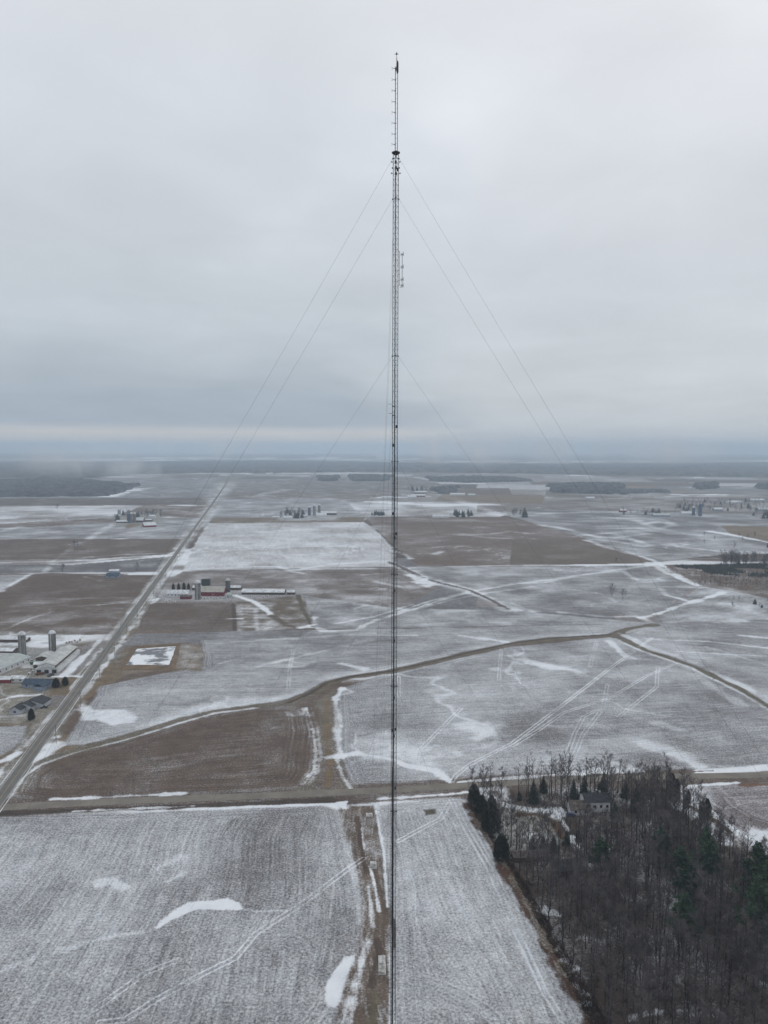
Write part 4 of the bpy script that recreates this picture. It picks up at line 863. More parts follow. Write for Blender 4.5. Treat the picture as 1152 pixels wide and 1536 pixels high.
for (x, y, L_, W_, wl_, rf_, lb) in [(627, 745, 46, 14, 'red', 'snowroof', 'long dark red far barn just right of the mast'), (631, 740, 44, 13, 'brownwall', 'snowroof', 'white roofed far barn behind the long dark red one'), (618, 747, 28, 10, 'whitewall', 'snowroof', 'low white shed left of the long dark red far barn'),
    (581, 748, 38, 10, 'whitewall', 'snowroof', 'low white roofed shed close left of the mast'), (661, 777, 38, 10, 'whitewall', 'snowroof', 'white shed at the edge of the brown field right of the mast'), (686, 743, 50, 14, 'whitewall', 'snowroof', 'white roofed shed by the diagonal lane'),
    (707, 744, 24, 18, 'greywall', 'paleroof', 'grey barn at the bend of the diagonal lane'), (991, 775, 38, 14, 'bluewall', 'greyroof', 'grey blue shed right of bare trees in the right distance'), (1032, 772, 34, 14, 'whitewall', 'snowroof', 'white roofed shed left of the twin blue silos'), (934, 768, 16, 9, 'red', 'snowroof', 'small red barn in the right distance'),
    (1076, 766, 22, 12, 'bluewall', 'snowroof', 'pale blue roofed shed right of the twin silos'), (1144, 766, 30, 20, 'bluewall', 'greyroof', 'pale roofed barn at the right edge'), (1102, 755, 40, 16, 'whitewall', 'snowroof', 'white far shed among the right distant trees'), (1135, 752, 40, 14, 'greywall', 'snowroof', 'grey far shed at the right edge'),
    (508, 712, 55, 18, 'whitewall', 'snowroof', 'white far building at the edge of the blue forest'), (338, 714, 60, 20, 'whitewall', 'snowroof', 'white far building where the straight road ends'), (1048, 718, 60, 20, 'whitewall', 'snowroof', 'bright far building in front of the right forest'), (885, 749, 26, 12, 'greywall', 'snowroof', 'small far shed below the right woodlot'),
    (375, 713, 40, 14, 'brownwall', 'snowroof', 'far shed right of the end of the straight road'), (404, 711, 40, 16, 'whitewall', 'snowroof', 'second far white building right of the road end')]:
    gable('far_shed', lb, 'shed', G(x, y), 90 + random.uniform(-4, 4), L_ * 1.08, W_ * 1.3, 4.5, 4.2, wl_, rf_)
silo('dark blue silo, left of the pair in the right distance', 1040, 773, 4, 20, 'bluesteel', ladder=False); silo('taller dark silo, right of the pair in the right distance', 1050, 774, 4.6, 28, 'bluesteel', 'bluesteel', ladder=False)
# houses in the wood
e = gable('white_house', 'white two storey house with a dark roof among bare trees by the pale road', 'house', G(892, 1212), 86, 12, 8.5, 5.2, 2.4, 'whitewall', 'darkroof', .5, wins=4, chim=True)
gable('brown_garage', 'brown roofed garage attached left of the white wood house', 'garage', G(867, 1216), 88, 9.5, 9, 2.8, 2.2, 'whitewall', 'brownroof', .4, wins=2)
gable('dark_cabin', 'dark roofed cabin half hidden among the bare trees', 'cabin', G(850, 1306), 80, 12, 8, 2.6, 2.0, 'brownwall', 'darkroof', .5)
gable('long_low_shed', 'low shed with a snow dusted roof hidden in the trees left of the cabin', 'shed', G(795, 1288), 86, 15, 5, 2.2, 1.0, 'brownwall', 'brownroof', .4)
car = empty('blue_car', (*G(856, 1224), 0), rad(4), 'dark blue car parked in front of the brown roofed garage', 'car')
q = MB(); q.add([(-2.2,-.88,.35),(2.2,-.88,.35),(2.2,.88,.35),(-2.2,.88,.35),(-2.25,-.9,.8),(2.25,-.9,.75),(2.25,.9,.75),(-2.25,.9,.8),(-2.1,-.85,1.0),(2.1,-.85,.92),(2.1,.85,.92),(-2.1,.85,1.0)], [(0,3,2,1),(0,1,5,4),(1,2,6,5),(2,3,7,6),(3,0,4,7),(4,5,9,8),(5,6,10,9),(6,7,11,10),(7,4,8,11),(8,9,10,11)]); q.build('body', M['carblue'], car)
q = MB(); q.add([(-1.6,-.8,.98),(1.0,-.8,.95),(1.0,.8,.95),(-1.6,.8,.98),(-1.1,-.68,1.45),(.35,-.68,1.45),(.35,.68,1.45),(-1.1,.68,1.45)], [(0,1,5,4),(1,2,6,5),(2,3,7,6),(3,0,4,7)]); q.build('window', M['glass'], car)
q = MB(); q.box(-1.1, .35, -.69, .69, 1.45, 1.5); q.build('roof', M['carblue'], car)
for x_ in (-1.35, 1.35):
    for y_ in (-.85, .85): q = MB(); q.tube((x_, y_ - .1, .33), (x_, y_ + .1, .33), .33, n=12, cap=True); q.build('wheel', M['tyre'], car)

# ------------------------------------------------------------------ trees
def bare_tree(name, seed, h, spread, low=.32, twigmat='twig', nlimb=17, sub=7, tw=8, twr=.021):
    R = random.Random(seed); root = empty(name, (0, 0, 0)); T = MB(); K = MB()
    pts = []; x = y = 0; n = 9
    for i in range(n + 1):
        z = h * .93 * i / n; pts.append(Vector((x, y, z))); x += R.uniform(-.22, .22) * h / 20; y += R.uniform(-.22, .22) * h / 20
    r0 = h * .0115
    rads_ = [r0 * (1 - .9 * (i / n) ** .9) + .015 for i in range(n + 1)]
    for i in range(n): T.tube(pts[i] - Vector((0, 0, .02)), pts[i+1], rads_[i], rads_[i+1], 6)
    def pos_at(t): f = t * n; i = min(n - 1, int(f)); return pts[i].lerp(pts[i+1], f - i)
    for k in range(nlimb):
        t = low + (1 - low) * (k + R.random()) / nlimb * .98; p = pos_at(t); a = R.uniform(0, 6.283)
        el = R.uniform(.55, 1.05); ln = spread * (1.15 - .75 * (t - low) / (1 - low)) * R.uniform(.7, 1.15)
        d = Vector((math.cos(a) * math.cos(el), math.sin(a) * math.cos(el), math.sin(el)))
        q0 = p; rr_ = r0 * .38 * (1.15 - t)
        prev = q0; nodes = [q0]
        for s in range(3):
            d = (d + Vector((R.uniform(-.2,.2), R.uniform(-.2,.2), .12))).normalized(); nx = prev + d * ln / 3
            T.tube(prev, nx, rr_ * (1 - s*.28) + .012, rr_ * (1 - (s+1)*.28) + .012, 4); nodes.append(nx); prev = nx
        for j in range(sub):
            u = R.uniform(.25, 1) * 3; i = min(2, int(u)); b = nodes[i].lerp(nodes[i+1], u - i)
            dd = (d * .7 + Vector((R.uniform(-1,1), R.uniform(-1,1), R.uniform(-.1,.9)))).normalized(); l2 = ln * R.uniform(.22, .45)
            e_ = b + dd * l2; K.tube(b, e_, twr * 1.9, twr, 3)
            for m_ in range(tw):
                bb = b.lerp(e_, R.uniform(.2, 1)); d3 = (dd * .8 + Vector((R.uniform(-1,1), R.uniform(-1,1), R.uniform(-.3,1)))).normalized()
                K.tube(bb, bb + d3 * R.uniform(.5, 1.4) * h / 20, twr, twr * .5, 3)
    T.build('trunk', M['bark'], root); K.build('crown', M[twigmat], root)
    KID[root.name] = kids(root); return root
def leaf_quads(K, c, r, n, size, R, flat=1.0):
    for _ in range(n):
        th = R.uniform(0, 6.283); ph = math.acos(R.uniform(-1, 1)); q = R.random() ** .45
        p = c + Vector((r[0]*q*math.sin(ph)*math.cos(th), r[1]*q*math.sin(ph)*math.sin(th), r[2]*q*math.cos(ph)))
        u = Vector((R.uniform(-1,1), R.uniform(-1,1), R.uniform(-flat,flat))).normalized() * size * R.uniform(.6, 1.3); v = u.orthogonal().normalized() * size * .45
        K.add([p - v, p + u*.5 - v*.2, p + u, p + v], [(0,1,2,3)])
def conifer(name, kind, seed, h, w_):
    R = random.Random(seed); root = empty(name, (0, 0, 0)); T = MB(); K = MB()
    T.tube((0,0,0), (0,0,h*.97), h*.016, .03, 6)
    if kind == 'cedar':      # egg-shaped, dense
        for _ in range(1500):
            t = R.random() ** .85; z = h * (.03 + .97 * t); rad_ = w_ * (math.sin(math.pi * min(1, (t*.86+.14)) ** .8) ** .7) * (1 - .15*t) * R.uniform(.5, 1.06) * (1 + .15 * math.sin(3 * R.random() + z))
            a = R.uniform(0, 6.283); p = Vector((math.cos(a)*rad_, math.sin(a)*rad_, z))
            u = Vector((math.cos(a)*.5, math.sin(a)*.5, .8)).normalized() * R.uniform(.5, 1.0); v = Vector((-math.sin(a), math.cos(a), R.uniform(-.4,.4))) * R.uniform(.18, .32)
            K.add([p - v, p + v, p + u], [(0,1,2)])
    elif kind == 'spruce':
        nl = int(h * 1.9)
        for i in range(nl):
            t = i / nl; z = h * (.05 + .93 * t); L = w_ * (1 - t) ** .85 + .25; nbn = int(7 + 5 * (1 - t)); a0 = R.uniform(0, 6)
            for b in range(nbn):
                a = a0 + 6.283 * b / nbn + R.uniform(-.25, .25); ll = L * R.uniform(.65, 1.12); o_ = Vector((math.cos(a), math.sin(a), 0)); s_ = Vector((-math.sin(a), math.cos(a), 0))
                st_ = Vector((0, 0, z))
                for q in range(4):
                    f0 = q / 4; c0 = st_ + o_ * ll * f0 - Vector((0, 0, ll * .28 * f0)); c1 = st_ + o_ * ll * (f0 + .34) - Vector((0, 0, ll * .30 * (f0 + .3))) ; wv = ll * (.26 - .14 * f0)
                    K.add([c0, c1 + s_*wv*R.uniform(.7,1.3), c1 - Vector((0,0,.25)), c1 - s_*wv*R.uniform(.7,1.3)], [(0,1,2,3)])
    else:                    # old white pine: bare stem, broken tiers of foliage
        for i in range(13):
            t = .42 + .56 * i / 13; z = h * t; L = w_ * (1.15 - t) * 1.5; k = R.choice((2, 3, 3, 4)); a0 = R.uniform(0, 6)
            for b in range(k):
                a = a0 + 6.283 * b / k + R.uniform(-.5,.5); ll = L * R.uniform(.5, 1.1); e_ = Vector((math.cos(a)*ll, math.sin(a)*ll, z + ll*.15)); T.tube((0,0,z), e_, .06, .03, 4)
                leaf_quads(K, e_ * .95 + Vector((0,0,z*.05)) , (ll*.42, ll*.42, .55), 46, .75, R, .5); leaf_quads(K, Vector((e_.x*.5, e_.y*.5, e_.z)), (ll*.3, ll*.3, .4), 22, .7, R, .5)
        leaf_quads(K, Vector((0, 0, h)), (.9, .9, 1.1), 60, .7, R)
    T.build('trunk', M['bark'], root); K.build('crown', M[kind], root); KID[root.name] = kids(root); return root
protos = [bare_tree('bare_tree', 100 + k, (21, 19, 23, 17, 22, 20, 18)[k], (4.6, 5.4, 4.3, 4.8, 5.8, 3.9, 5.6)[k], (.30, .28, .36, .2, .3, .42, .24)[k]) for k in range(7)]
shrubby = [bare_tree('bare_tree', 200 + k, (9, 12, 10)[k], (5.2, 6.0, 5.6)[k], .14, ('twig', 'twig', 'twig2')[k], 20, 7, 7) for k in range(3)]
pr_spruce = conifer('spruce_tree', 'spruce', 1, 12, 2.9); pr_spruce2 = conifer('spruce_tree', 'spruce', 2, 9, 2.5)
pr_cedar = conifer('cedar_tree', 'cedar', 3, 9, 1.9); pr_cedar2 = conifer('cedar_tree', 'cedar', 4, 7, 2.0); pr_pine = conifer('pine_tree', 'pine', 5, 23, 4.2); pr_pine2 = conifer('pine_tree', 'pine', 6, 20, 4.6)
used = set()
def plant(proto, px, py, h, label, group=None, cat='tree', base_h=None, xy=None, sq=1.0):
    bh = base_h or max(v_.co.z for v_ in KID[proto.name][0].data.vertices)
    s = h / bh; loc = (*(xy or G(px, py)), 0); rz = random.uniform(0, 6.28)
    if proto.name not in used:
        used.add(proto.name); o = proto; o.location = loc; o.rotation_euler = (0,0,rz); o.scale = (s*sq, s*sq, s); tag(o, label, cat, group); return o
    o = copy_tree(proto, loc, rz, s*sq, label, group, sz=s); o['category'] = cat; return o
HB = {}
for pr in protos + shrubby + [pr_spruce, pr_spruce2, pr_cedar, pr_cedar2, pr_pine, pr_pine2]: HB[pr.name] = max(v_.co.z for v_ in KID[pr.name][0].data.vertices)
def pl(proto, px, py, h, label, group=None, sq=1.0, xy=None): return plant(proto, px, py, h, label, group, base_h=HB[proto.name], sq=sq, xy=xy)
# named evergreens
GC = 'cedars down the field edge'
for x, y, h, lb in [(711,1206,9,'dark cedar nearest the pale road at the corner of the wood'), (722,1220,8,'second dark cedar down the field edge from the pale road'), (737,1225,9.5,'dark cedar behind the second one of the field edge row'), (729,1233,9,'third dark cedar along the snowy field edge'),
    (741,1248,10.5,'big dark cedar in the middle of the field edge row'), (729,1247,9,'dark cedar leaning over the field, fifth from the road'), (752,1290,10,'dull brown green cedar, last of the field edge row')]:
    pl(pr_cedar if y % 2 else pr_cedar2, x, y, h, lb, GC, 1.15)
for x, y, h, lb in [(1008,1192,10,'tall dark cedar at the back corner of the wood'), (1015,1197,9,'cedar just right of the tall back corner one'), (1032,1206,6.5,'small single cedar on the snowy slope'), (1053,1228,8,'left of two cedars near the snowy gap'), (1060,1230,9.5,'right of two cedars near the snowy gap')]:
    pl(pr_cedar, x, y, h, lb)
for x, y, h, lb in [(800,1204,12,'dark spruce between the pale road and the white drive'), (815,1188,9,'slim spruce close to the pale road'), (876,1197,12,'dark spruce left of the white house by the road'), (905,1192,12,'spruce behind the white house'), (899,1199,9,'shorter spruce behind the white house roof'), (955,1214,13,'large dark spruce right of the white house'), (938,1196,9,'slim spruce between the white house and the large spruce'), (860,1196,10,'spruce behind the brown garage'),
    (779,1200,5,'small spruce at the entry of the drive'), (799,1278,8,'left of three small spruces below the snowy lawn'), (815,1278,8,'middle of three small spruces below the snowy lawn'), (830,1280,8.5,'right of three small spruces below the snowy lawn'), (850,1268,7.5,'round spruce beside the cabin path'), (868,1262,6,'small dark spruce across the cabin path'), (819,1231,4,'low dark bush shaped spruce on the lawn'), (922,1226,8,'spruce in front of the white house corner')]:
    pl(pr_spruce if h > 9 else pr_spruce2, x, y, h, lb)
for x, y, h, lb in [(1133,1385,24,'tall dark pine near the right edge, upper one'), (1130,1440,23,'broad dark pine at the right edge, lower one'), (1148,1400,21,'dark pine cut by the right edge'), (1056,1330,18,'slim pine between the two cedars and the wood'), (1062,1345,16,'lower dark pine just below the slim one'), (1020,1350,15,'dark green pine in the upper middle of the wood'), (1030,1385,16,'dark pine below the upper middle one'), (1024,1440,17,'small crowned pine in the centre of the wood'), (900,1330,14,'green crowned pine left of the wood centre'), (990,1310,13,'low broad pine near the top of the wood')]:
    pl(pr_pine if h > 17 else pr_pine2, x, y, h + 5, lb, None, 1.15)
# the wood itself
WP = Gs([(702,1205),(780,1190),(860,1186),(1000,1188),(1020,1212),(1075,1262),(1152,1310),(1300,1400),(1290,1760),(985,1760),(905,1560),(850,1440),(790,1330),(752,1270)])
clear = [Gs([(745,1198),(850,1206),(905,1204),(912,1222),(935,1224),(938,1256),(864,1272),(780,1276),(748,1240)]), Gs([(838,1296),(862,1296),(866,1312),(834,1312)])]
pts_ = []; tries = 0
mnx, mxx, mny, mxy = WP[:,0].min(), WP[:,0].max(), WP[:,1].min(), WP[:,1].max()
def inside(P, x, y): return poly_sd(P, np.array([x]), np.array([y]))[0]
while len(pts_) < 480 and tries < 60000:
    tries += 1; x, y = random.uniform(mnx, mxx), random.uniform(mny, mxy)
    if x > y * .575 + 6: continue
    if inside(WP, x, y) < 0 or any(inside(c_, x, y) > -1.5 for c_ in clear): continue
    mind = 3.1
    if any((x-a)**2 + (y-b)**2 < mind**2 for a, b in pts_): continue
    pts_.append((x, y))
print('wood trees', len(pts_), tries)
def wood_zone(x, y):
    if y > 372: return 'beside the pale country road'
    if x > y * .45 and y > 300: return 'near the snow drift at the top right of the wood'
    if y > 335: return 'around the white house and its yard'
    d_ = -1e9
    if any(seg_dist(np.array([x]), np.array([y]), EPL[i], EPL[i+1])[0][0] < 9 for i in range(len(EPL)-1)): return 'at the field edge above the red brown brush'
    if y > 285: return 'below the dark cabin' if x < y * .33 else 'among the upper dark pines'
    if y > 245: return 'in the middle of the wood' if x < y * .42 else 'around the dark pines at the right edge'
    return 'at the bottom edge of the picture, ' + ('next to the brush' if x < y * .34 else ('in its middle' if x < y * .43 else 'towards the right corner'))
EPL = Gs([(700,1206),(748,1285),(766,1306),(830,1425),(895,1560)])
pts_.sort(key=lambda p: p[1])
extra_trees = []
for k, (x, y) in enumerate(pts_):
    pr = protos[k % 7]; h = random.uniform(15, 24)
    if k % 2 and k > 20 or k > 460: extra_trees.append((x, y, h)); continue
    zn = wood_zone(x, y); kd = 'tall' if h > 20.5 else ('middling' if h > 18 else 'shorter')
    pl(pr, 0, 0, h, kd + ' leafless bare tree ' + zn, kd + ' bare trees ' + zn, xy=(x, y))
print('wood things', len(pts_) - len(extra_trees), 'stuff', len(extra_trees))
for k in range(5): pass
for x, y, h, lb in [(742,1222,8,'russet bare tree leaning over the cedars by the pale road'), (768,1200,5,'small russet bush tree near the drive entry')]: pl(shrubby[2], x, y, h, lb)
for x, y, h, lb in [(833,1192,17,'bare tree left of the pair behind the drive'), (840,1195,17,'bare tree right of the pair behind the drive'), (850,1236,19,'tall bare tree standing beside the blue car'), (887,1262,17,'leaning bare tree in front of the brown garage')]: pl(protos[4], x, y, h, lb)
# brush: thousands of dry stems along the wood edge and under the trees
def brush(P, n, hmin, hmax, name, mat, label):
    K = MB(); x0, x1, y0_, y1 = P[:,0].min(), P[:,0].max(), P[:,1].min(), P[:,1].max()
    xs = RNG.uniform(x0, x1, n * 4); ys_ = RNG.uniform(y0_, y1, n * 4); ok = (poly_sd(P, xs, ys_) > 0) & (xs < ys_ * .62 + 8)
    for x, y in list(zip(xs[ok], ys_[ok]))[:n]:
        for _ in range(6):
            a = random.uniform(0, 6.28); r_ = random.uniform(.1, .7); hh = random.uniform(hmin, hmax)
            bx, by = x + math.cos(a)*r_*.4, y + math.sin(a)*r_*.4; tx, ty = x + math.cos(a)*(r_+hh*.35), y + math.sin(a)*(r_+hh*.35); w2 = .045
            K.add([(bx-w2, by, 0), (bx+w2, by, 0), (tx, ty, hh)], [(0,1,2)]); K.add([(bx, by-w2, 0), (bx, by+w2, 0), (tx, ty, hh)], [(0,1,2)])
    return tag(K.build(name, M[mat]), label, kind='stuff')
EP = Gs([(700,1206),(712,1212),(748,1268),(785,1322),(850,1430),(925,1560),(895,1560),(830,1425),(766,1306),(732,1252)])
brush(EP, 2600, .8, 2.4, 'brush', 'brush', 'red brown brush along the edge of the wood')
brush(WP, 5200, .8, 3.0, 'undergrowth', 'brushgrey', 'grey saplings and undergrowth between the trees')
# trees of the farms and fields
for x, y, h, sq, lb in [(84,1031,6.0,1.6,'round dark evergreen next to the blue roofed house'), (98,1028,5.6,1.5,'round dark evergreen nearer the drive mouth'), (47,1080,6.6,1.15,'dark pointed shrub beside the grey house')]: pl(pr_cedar2, x, y, h, lb, None, sq)
for k, x in enumerate((260, 268, 276, 283)): pl(pr_cedar, x, 887, 9 + (k == 2), ('leftmost', 'second', 'third and tallest', 'rightmost')[k] + ' of four dark conifers behind the white farm building', 'conifers behind the white farm building')
for x, y, h, lb in [(918,897,17,'spreading bare tree alone in the snowy field'), (934,901,14,'smaller bare tree right of the lone spreading one')]: pl(shrubby[1], x, y, h, lb)
for x, y, h, lb in [(94,860,14,'lone bare tree at the edge of the dark field on the left'), (205,858,14,'bare tree behind the lonely blue grey house'), (86,765,18,'lone tree on the far white field'), (112,825,16,'bare tree on the creek line'), (117,823,13,'second bare tree on the creek line'), (598,833,9,'small dark bush tree by the snow patch near the mast'), (602,833,8,'second small dark tree by the snow patch near the mast'), (924,845,9,'bush on the white section line'), (1050,880,8,'bush beside the snowy bend')]: pl(shrubby[int(x) % 2], x, y, h, lb)
gi = 0
def clump(n, x0, x1, y0_, y1, hs, grp, lb, con=.3):
    for _ in range(n):
        x, y = random.uniform(x0, x1), random.uniform(y0_, y1)
        if random.random() < con: pl(random.choice((pr_spruce, pr_spruce2)), x, y, random.uniform(*hs), lb[0], grp + ', conifers', 1.25)
        else: extra_trees.append((*G(x, y), random.uniform(*hs)))
clump(46, 176, 242, 771, 777, (11, 17), 'trees round the far left farm', ('dark conifer among the trees round the far left farm', 'bare grey tree behind the far left farm'), .12)
clump(7, 172, 182, 778, 784, (12, 18), 'trees at the left end of the far left farm', ('conifer at the left end of the far left farm', 'bare tree at the left end of the far left farm'), .2)
clump(34, 421, 456, 770, 779, (11, 18), 'trees round the central distant farm', ('dark conifer at the central distant farm', 'bare tree at the central distant farm'), .4)
clump(14, 556, 577, 771, 773.5, (9, 13), 'row of conifers left of the mast', ('small dark conifer in the row left of the mast', 'bare tree in the row left of the mast'), .9)
clump(18, 681, 708, 771, 776, (11, 17), 'row of trees right of the mast', ('dark conifer in the row right of the mast', 'bare tree in the row right of the mast'), .6)
clump(14, 764, 790, 770, 777, (13, 20), 'trees at the end of the diagonal lane', ('dark conifer at the end of the diagonal lane', 'bare tree at the end of the diagonal lane'), .4)
clump(16, 612, 640, 734, 739, (12, 20), 'trees behind the red far barn', ('dark conifer behind the red far barn', 'bare tree behind the red far barn'), .4)
clump(14, 928, 1000, 768, 775, (9, 16), 'trees in the right distance', ('dark conifer between the right distant sheds', 'bare tree between the right distant sheds'), .3)
clump(95, 1012, 1152, 752, 768, (10, 17), 'trees behind the twin silos', ('dark conifer behind the twin silos', 'bare tree behind the twin silos'), .10)
clump(12, 1130, 1155, 770, 778, (10, 20), 'trees at the far right barn', ('dark conifer by the far right barn', 'bare tree by the far right barn'), .6)
clump(16, 1085, 1152, 838, 850, (9, 16), 'trees along the plantation', ('dark conifer beside the plantation', 'bare tree along the upper edge of the plantation'), .1)
clump(5, 1078, 1108, 840, 848, (18, 22), 'tall trees left of the plantation edge', ('tall conifer at the plantation', 'tall bare tree at the plantation'), 0)
clump(9, 1045, 1152, 793, 832, (8, 13), 'scattered trees of the right fields', ('lone conifer of the right fields', 'scattered bare tree in the right hand fields'), .1)
clump(8, 1095, 1152, 900, 912, (4, 7), 'bushes on the right dark bank', ('conifer on the right dark bank', 'low bare bush on the right dark bank'), .1)
for _ in range(60):
    extra_trees.append((*G(random.uniform(1085, 1155), random.uniform(838, 850)), random.uniform(8, 15)))
for _ in range(50):
    extra_trees.append((*G(random.uniform(1040, 1155), random.uniform(866, 880)), random.uniform(3, 7)))
low = [bare_tree('sapling', 300 + k, 20, (5.2, 6, 4.6)[k], .22, 'twig', 12, 4, 4, .036) for k in range(3)] + [bare_tree('sapling', 310 + k, 20, (7.5, 8.5)[k], .16, 'twig', 12, 4, 4, .11) for k in range(2)]
lowm = []
for L0 in low:
    parts_ = []
    for ch in KID[L0.name]:
        me_ = ch.data; co = np.empty(len(me_.vertices) * 3); me_.vertices.foreach_get('co', co); fcs = [tuple(p.vertices) for p in me_.polygons]
        parts_.append((co.reshape(-1, 3), fcs)); bpy.data.objects.remove(ch)
    lowm.append(parts_); bpy.data.objects.remove(L0)
for pi, (nm, mt) in enumerate((('trunk', 'bark'), ('crown', 'twig'))):
    AV = []; AL = []; off = 0; cnt = []
    for k, (x, y, h) in enumerate(extra_trees):
        co, fcs = lowm[k % 3 if y < 560 else 3 + k % 2][pi]; a = k * 2.4; s_ = h / 20; wd_ = s_ * (1.15 if y > 500 else .95)
        AV.append(np.stack([x + wd_ * (co[:,0]*math.cos(a) - co[:,1]*math.sin(a)), y + wd_ * (co[:,0]*math.sin(a) + co[:,1]*math.cos(a)), s_ * co[:,2]], 1))
        AL += [tuple(i_ + off for i_ in f) for f in fcs]; off += len(co)
    ob = mk('background_trees' if pi == 0 else 'crowns', np.concatenate(AV).tolist(), AL, M[mt], None if pi == 0 else bgt)
    if pi == 0: bgt = ob; tag(ob, 'mass of further bare trees filling the wood and the distant farm groves', kind='stuff')
# nursery plantation: short conifers in rows
K = MB(); NP = Gs([(1010,849),(1152,846),(1300,847),(1300,872),(1152,866),(1085,863),(1040,857)]); d1 = Gs([(1010,849),(1300,849)]); u1 = (d1[1]-d1[0]); u1 /= np.linalg.norm(u1); v1 = np.array([-u1[1], u1[0]])
c0 = NP.mean(0); aa = np.arange(-170, 170, 2.9); bb = np.arange(-110, 110, 4.2)
for b in bb:
    P_ = c0 + np.outer(aa, u1) + v1 * b; okk = (poly_sd(NP, P_[:,0], P_[:,1]) > 0) & (fbm(P_[:,0], P_[:,1], 40, 3, 9) > -.35) & (P_[:,0] < P_[:,1] * .62)
    for x, y in P_[okk]:
        x += random.uniform(-.5,.5); y += random.uniform(-.5,.5); hh = random.uniform(2.2, 4.2); r_ = hh * .36
        K.add([(x+r_*math.cos(a), y+r_*math.sin(a), .15) for a in (0,1.05,2.1,3.14,4.2,5.2)] + [(x, y, hh)], [(i, (i+1)%6, 6) for i in range(6)])
SB = Gs([(985,850),(1152,845),(1300,846),(1300,905),(1152,893),(1085,880),(1045,870)])
tag(K.build('nursery_plantation', M['nursery']), 'rows of small dark green conifers in a plantation at the right', kind='stuff')
brush(SB, 3500, .8, 2.6, 'scrub', 'brush', 'brown scrub round the small conifer plantation')
# far woods as canopy masses
def far_wood(pts, hgt, label, name='far_wood', cell=10, thin=0.0, seed=1, mat='forest'):
    P = Gs(pts); x0, x1, y0_, y1 = P[:,0].min()-20, P[:,0].max()+20, P[:,1].min()-20, P[:,1].max()+20
    nx = min(320, int((x1-x0)/cell)+2); ny = min(220, int((y1-y0_)/cell)+2)
    X_, Y_ = np.meshgrid(np.linspace(x0, x1, nx), np.linspace(y0_, y1, ny)); xf, yf = X_.ravel(), Y_.ravel()
    sd = poly_sd(P, xf, yf) + fbm(xf, yf, cell*7, 4, seed) * cell * 3.5; gapn = fbm(xf, yf, cell*16, 3, seed + 5)
    ok = (sd > 0) & (gapn > -1 + thin)
    z = np.where(ok, hgt * (.30 + .70 * RNG.random(len(xf))) * (1 + .25 * fbm(xf, yf, cell * 6, 2, seed)), -.5)
    xf = xf + RNG.uniform(-.35, .35, len(xf)) * cell; yf = yf + RNG.uniform(-.35, .35, len(xf)) * cell
    Fc = []
    okg = ok.reshape(ny, nx); cellok = okg[:-1,:-1] | okg[1:,:-1] | okg[:-1,1:] | okg[1:,1:]
    jj, ii = np.nonzero(cellok); b = jj * nx + ii; Fc = np.stack([b, b+1, b+1+nx, b+nx], 1).tolist()
    return tag(mk(name, np.stack([xf, yf, z], 1).tolist(), Fc, M[mat]), label, kind='stuff')
far_wood([(-300,730),(100,720),(163,726),(203,729),(187,735),(163,744),(-300,749)], 17, 'dark bare woodlot at the left beyond the white field', seed=3)
far_wood([(-500,698),(200,694),(420,692),(640,696),(640,708),(400,709),(335,709),(190,712),(140,716),(-500,722)], 20, 'wide dark blue forest across the left horizon', cell=32, thin=.45, seed=4)
far_wood([(640,697),(900,697),(1500,694),(1500,722),(1150,716),(900,712),(640,708)], 20, 'wide hazy forest across the right horizon', cell=32, thin=.5, seed=5)
far_wood([(822,728),(930,727),(934,735),(915,741),(830,739)], 16, 'dark woodlot below the right hazy forest', seed=6)
far_wood([(1042,727),(1072,726),(1078,733),(1046,735)], 18, 'rounded woodlot in the right distance', seed=7); far_wood([(1136,728),(1240,727),(1240,735),(1140,734)], 18, 'woodlot at the right edge in the distance', seed=8)
far_wood([(478,716),(508,715),(506,722),(480,722)], 16, 'small woodlot above the central farm', seed=9); far_wood([(526,715),(560,714),(590,715),(575,722),(530,722)], 16, 'small woodlot left of the mast in the distance', seed=10)
far_wood([(652,734),(684,732),(682,740),(656,741)], 16, 'conifer block right of the mast in the distance', seed=12); far_wood([(930,735),(1000,735),(995,741),(935,742)], 9, 'thin scrub beyond the right fields', seed=13, thin=.7)
far_wood([(640,716),(760,716),(800,722),(700,724),(650,722)], 13, 'faint woods beyond the mast on the right', seed=14, thin=.6)
far_wood([(-500,680),(560,681),(560,688),(-500,688)], 20, 'thin far belts of trees near the left horizon', cell=70, thin=.95, seed=15); far_wood([(600,682),(1500,683),(1500,690),(600,690)], 20, 'thin far belts of trees near the right horizon', cell=70, thin=.9, seed=16)
# utility poles beside the straight road
pol = None
for k, s in enumerate(np.arange(-150, 1300, 62)):
    nrm = np.array([-d0[1], d0[0]]); p = base + d0 * s - nrm * 9.5
    if pol is None:
        pol = empty('utility_pole', (p[0], p[1], 0), 0, 'wooden utility pole beside the straight road', 'pole', 'utility poles along the straight road')
        q = MB(); q.tube((0,0,0), (0,0,11), .17, .13, 6); q.build('post', M['wood'], pol); q = MB(); q.tube((-1.1,0,9.3), (1.1,0,9.3), .07, n=4); q.build('crossarm', M['wood'], pol); KID[pol.name] = kids(pol)
    else: copy_tree(pol, (p[0], p[1], 0), 0, 1, group='utility poles along the straight road')

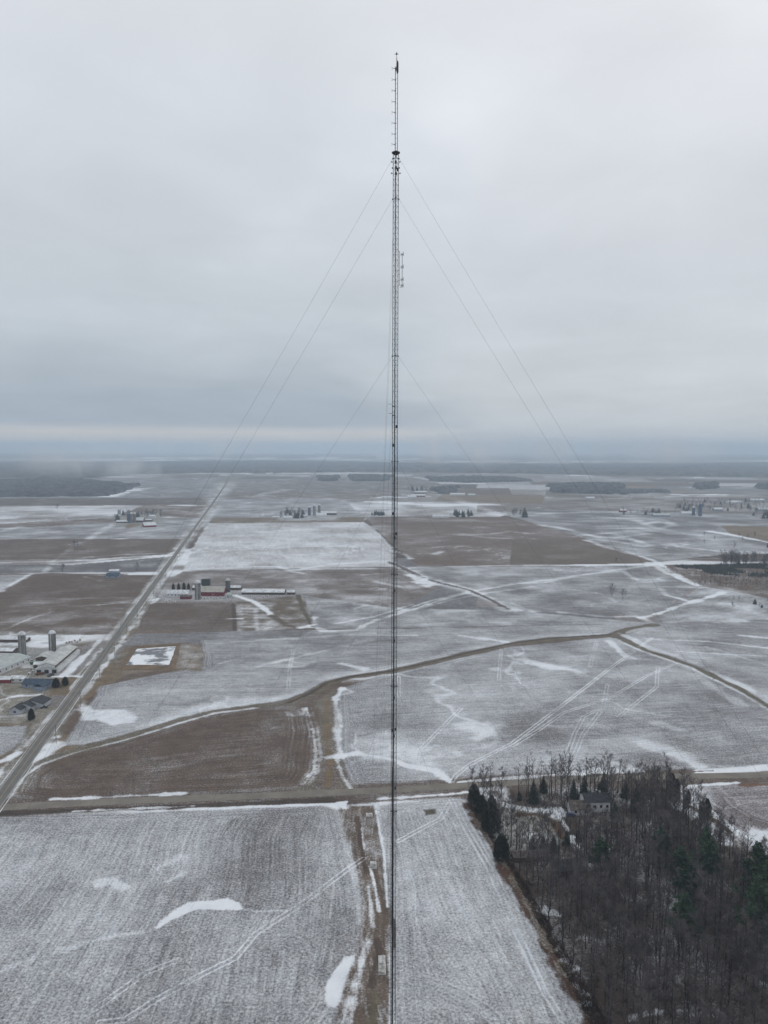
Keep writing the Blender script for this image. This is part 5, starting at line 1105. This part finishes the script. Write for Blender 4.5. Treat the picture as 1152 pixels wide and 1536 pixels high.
# ------------------------------------------------------------------ air
def volbox(name, x0, x1, y0_, y1, z0, z1, dens, col, an, label, noisef=None):
    m_ = bpy.data.materials.new(name); m_.use_nodes = True; t_ = m_.node_tree; t_.nodes.clear()
    pv = N(t_, 'ShaderNodeVolumePrincipled'); pv.inputs['Color'].default_value = (*col, 1); pv.inputs['Density'].default_value = dens; pv.inputs['Anisotropy'].default_value = an
    oo = N(t_, 'ShaderNodeOutputMaterial'); t_.links.new(pv.outputs[0], oo.inputs['Volume'])
    if noisef: noisef(t_, pv)
    q = MB(); q.box(x0, x1, y0_, y1, z0, z1); o = q.build(name, m_); tag(o, label, kind='stuff'); return o
volbox('haze', -60500, 60500, -60500, 60500, -1, 300, 1.25e-4, (.73, .87, 1.0), .0, 'thin pale winter haze over the whole landscape')

def mist(px, yrow, dist, rx, ry, rz, dens, scale, seed, label):
    X_ = (px - 576) / F * dist; zc = zat(yrow, dist); zc = min(max(zc, rz * .7 + 2), 296 - rz)
    m_ = bpy.data.materials.new('mist'); m_.use_nodes = True; t_ = m_.node_tree; t_.nodes.clear()
    pv = N(t_, 'ShaderNodeVolumePrincipled'); pv.inputs['Color'].default_value = (.97, .98, 1, 1)
    tc_ = N(t_, 'ShaderNodeTexCoord'); ln = N(t_, 'ShaderNodeVectorMath', operation='LENGTH'); mp_ = N(t_, 'ShaderNodeMapping'); t_.links.new(tc_.outputs['Object'], mp_.inputs[0])
    mp_.inputs['Scale'].default_value = (1/rx, 1/ry, 1/rz); t_.links.new(mp_.outputs[0], ln.inputs[0])
    g_ = N(t_, 'ShaderNodeNewGeometry'); m2 = N(t_, 'ShaderNodeMapping'); t_.links.new(g_.outputs['Position'], m2.inputs[0]); m2.inputs['Scale'].default_value = (1, .35, .45); m2.inputs['Location'].default_value = (seed * 913, 0, 0)
    nz = noise(t_, m2.outputs[0], scale, 3, .55, .5)
    f_ = val(t_, 'MULTIPLY', mapr(t_, ln.outputs['Value'], .98, .25), mapr(t_, nz, .44, .70))
    t_.links.new(val(t_, 'MULTIPLY', f_, dens), pv.inputs['Density'])
    oo = N(t_, 'ShaderNodeOutputMaterial'); t_.links.new(pv.outputs[0], oo.inputs['Volume'])
    q = MB(); q.lathe([(.02, -1), (.38, -.92), (.7, -.7), (.92, -.38), (1, 0), (.92, .38), (.7, .7), (.38, .92), (.02, 1)], 20)
    q.V = [(x * rx, y * ry, z * rz) for x, y, z in q.V]; o = q.build('low_mist', m_); o.location = (X_, dist, zc); tag(o, label, kind='stuff')
mist(110, 690, 3300, 420, 500, 100, 3.6e-3, 1/150, 1, 'thin wisp of low cloud drifting over the left fields')
mist(300, 672, 5200, 900, 700, 120, 1.7e-3, 1/260, 2, 'faint low cloud before the left forest')
mist(900, 672, 5600, 1800, 900, 140, 3.0e-3, 1/420, 3, 'broad bank of low cloud veiling the right horizon')
mist(700, 668, 4200, 420, 500, 130, 3.4e-3, 1/200, 4, 'wisp of low cloud just right of the mast')
mist(560, 676, 6200, 700, 600, 90, 1.6e-3, 1/300, 5, 'pale veil of low cloud behind the mast')
mist(200, 706, 3900, 260, 400, 70, 3.2e-3, 1/110, 6, 'small torn wisp of cloud before the left woodlot')
cy.volume_step_rate = 4; cy.volume_max_steps = 128
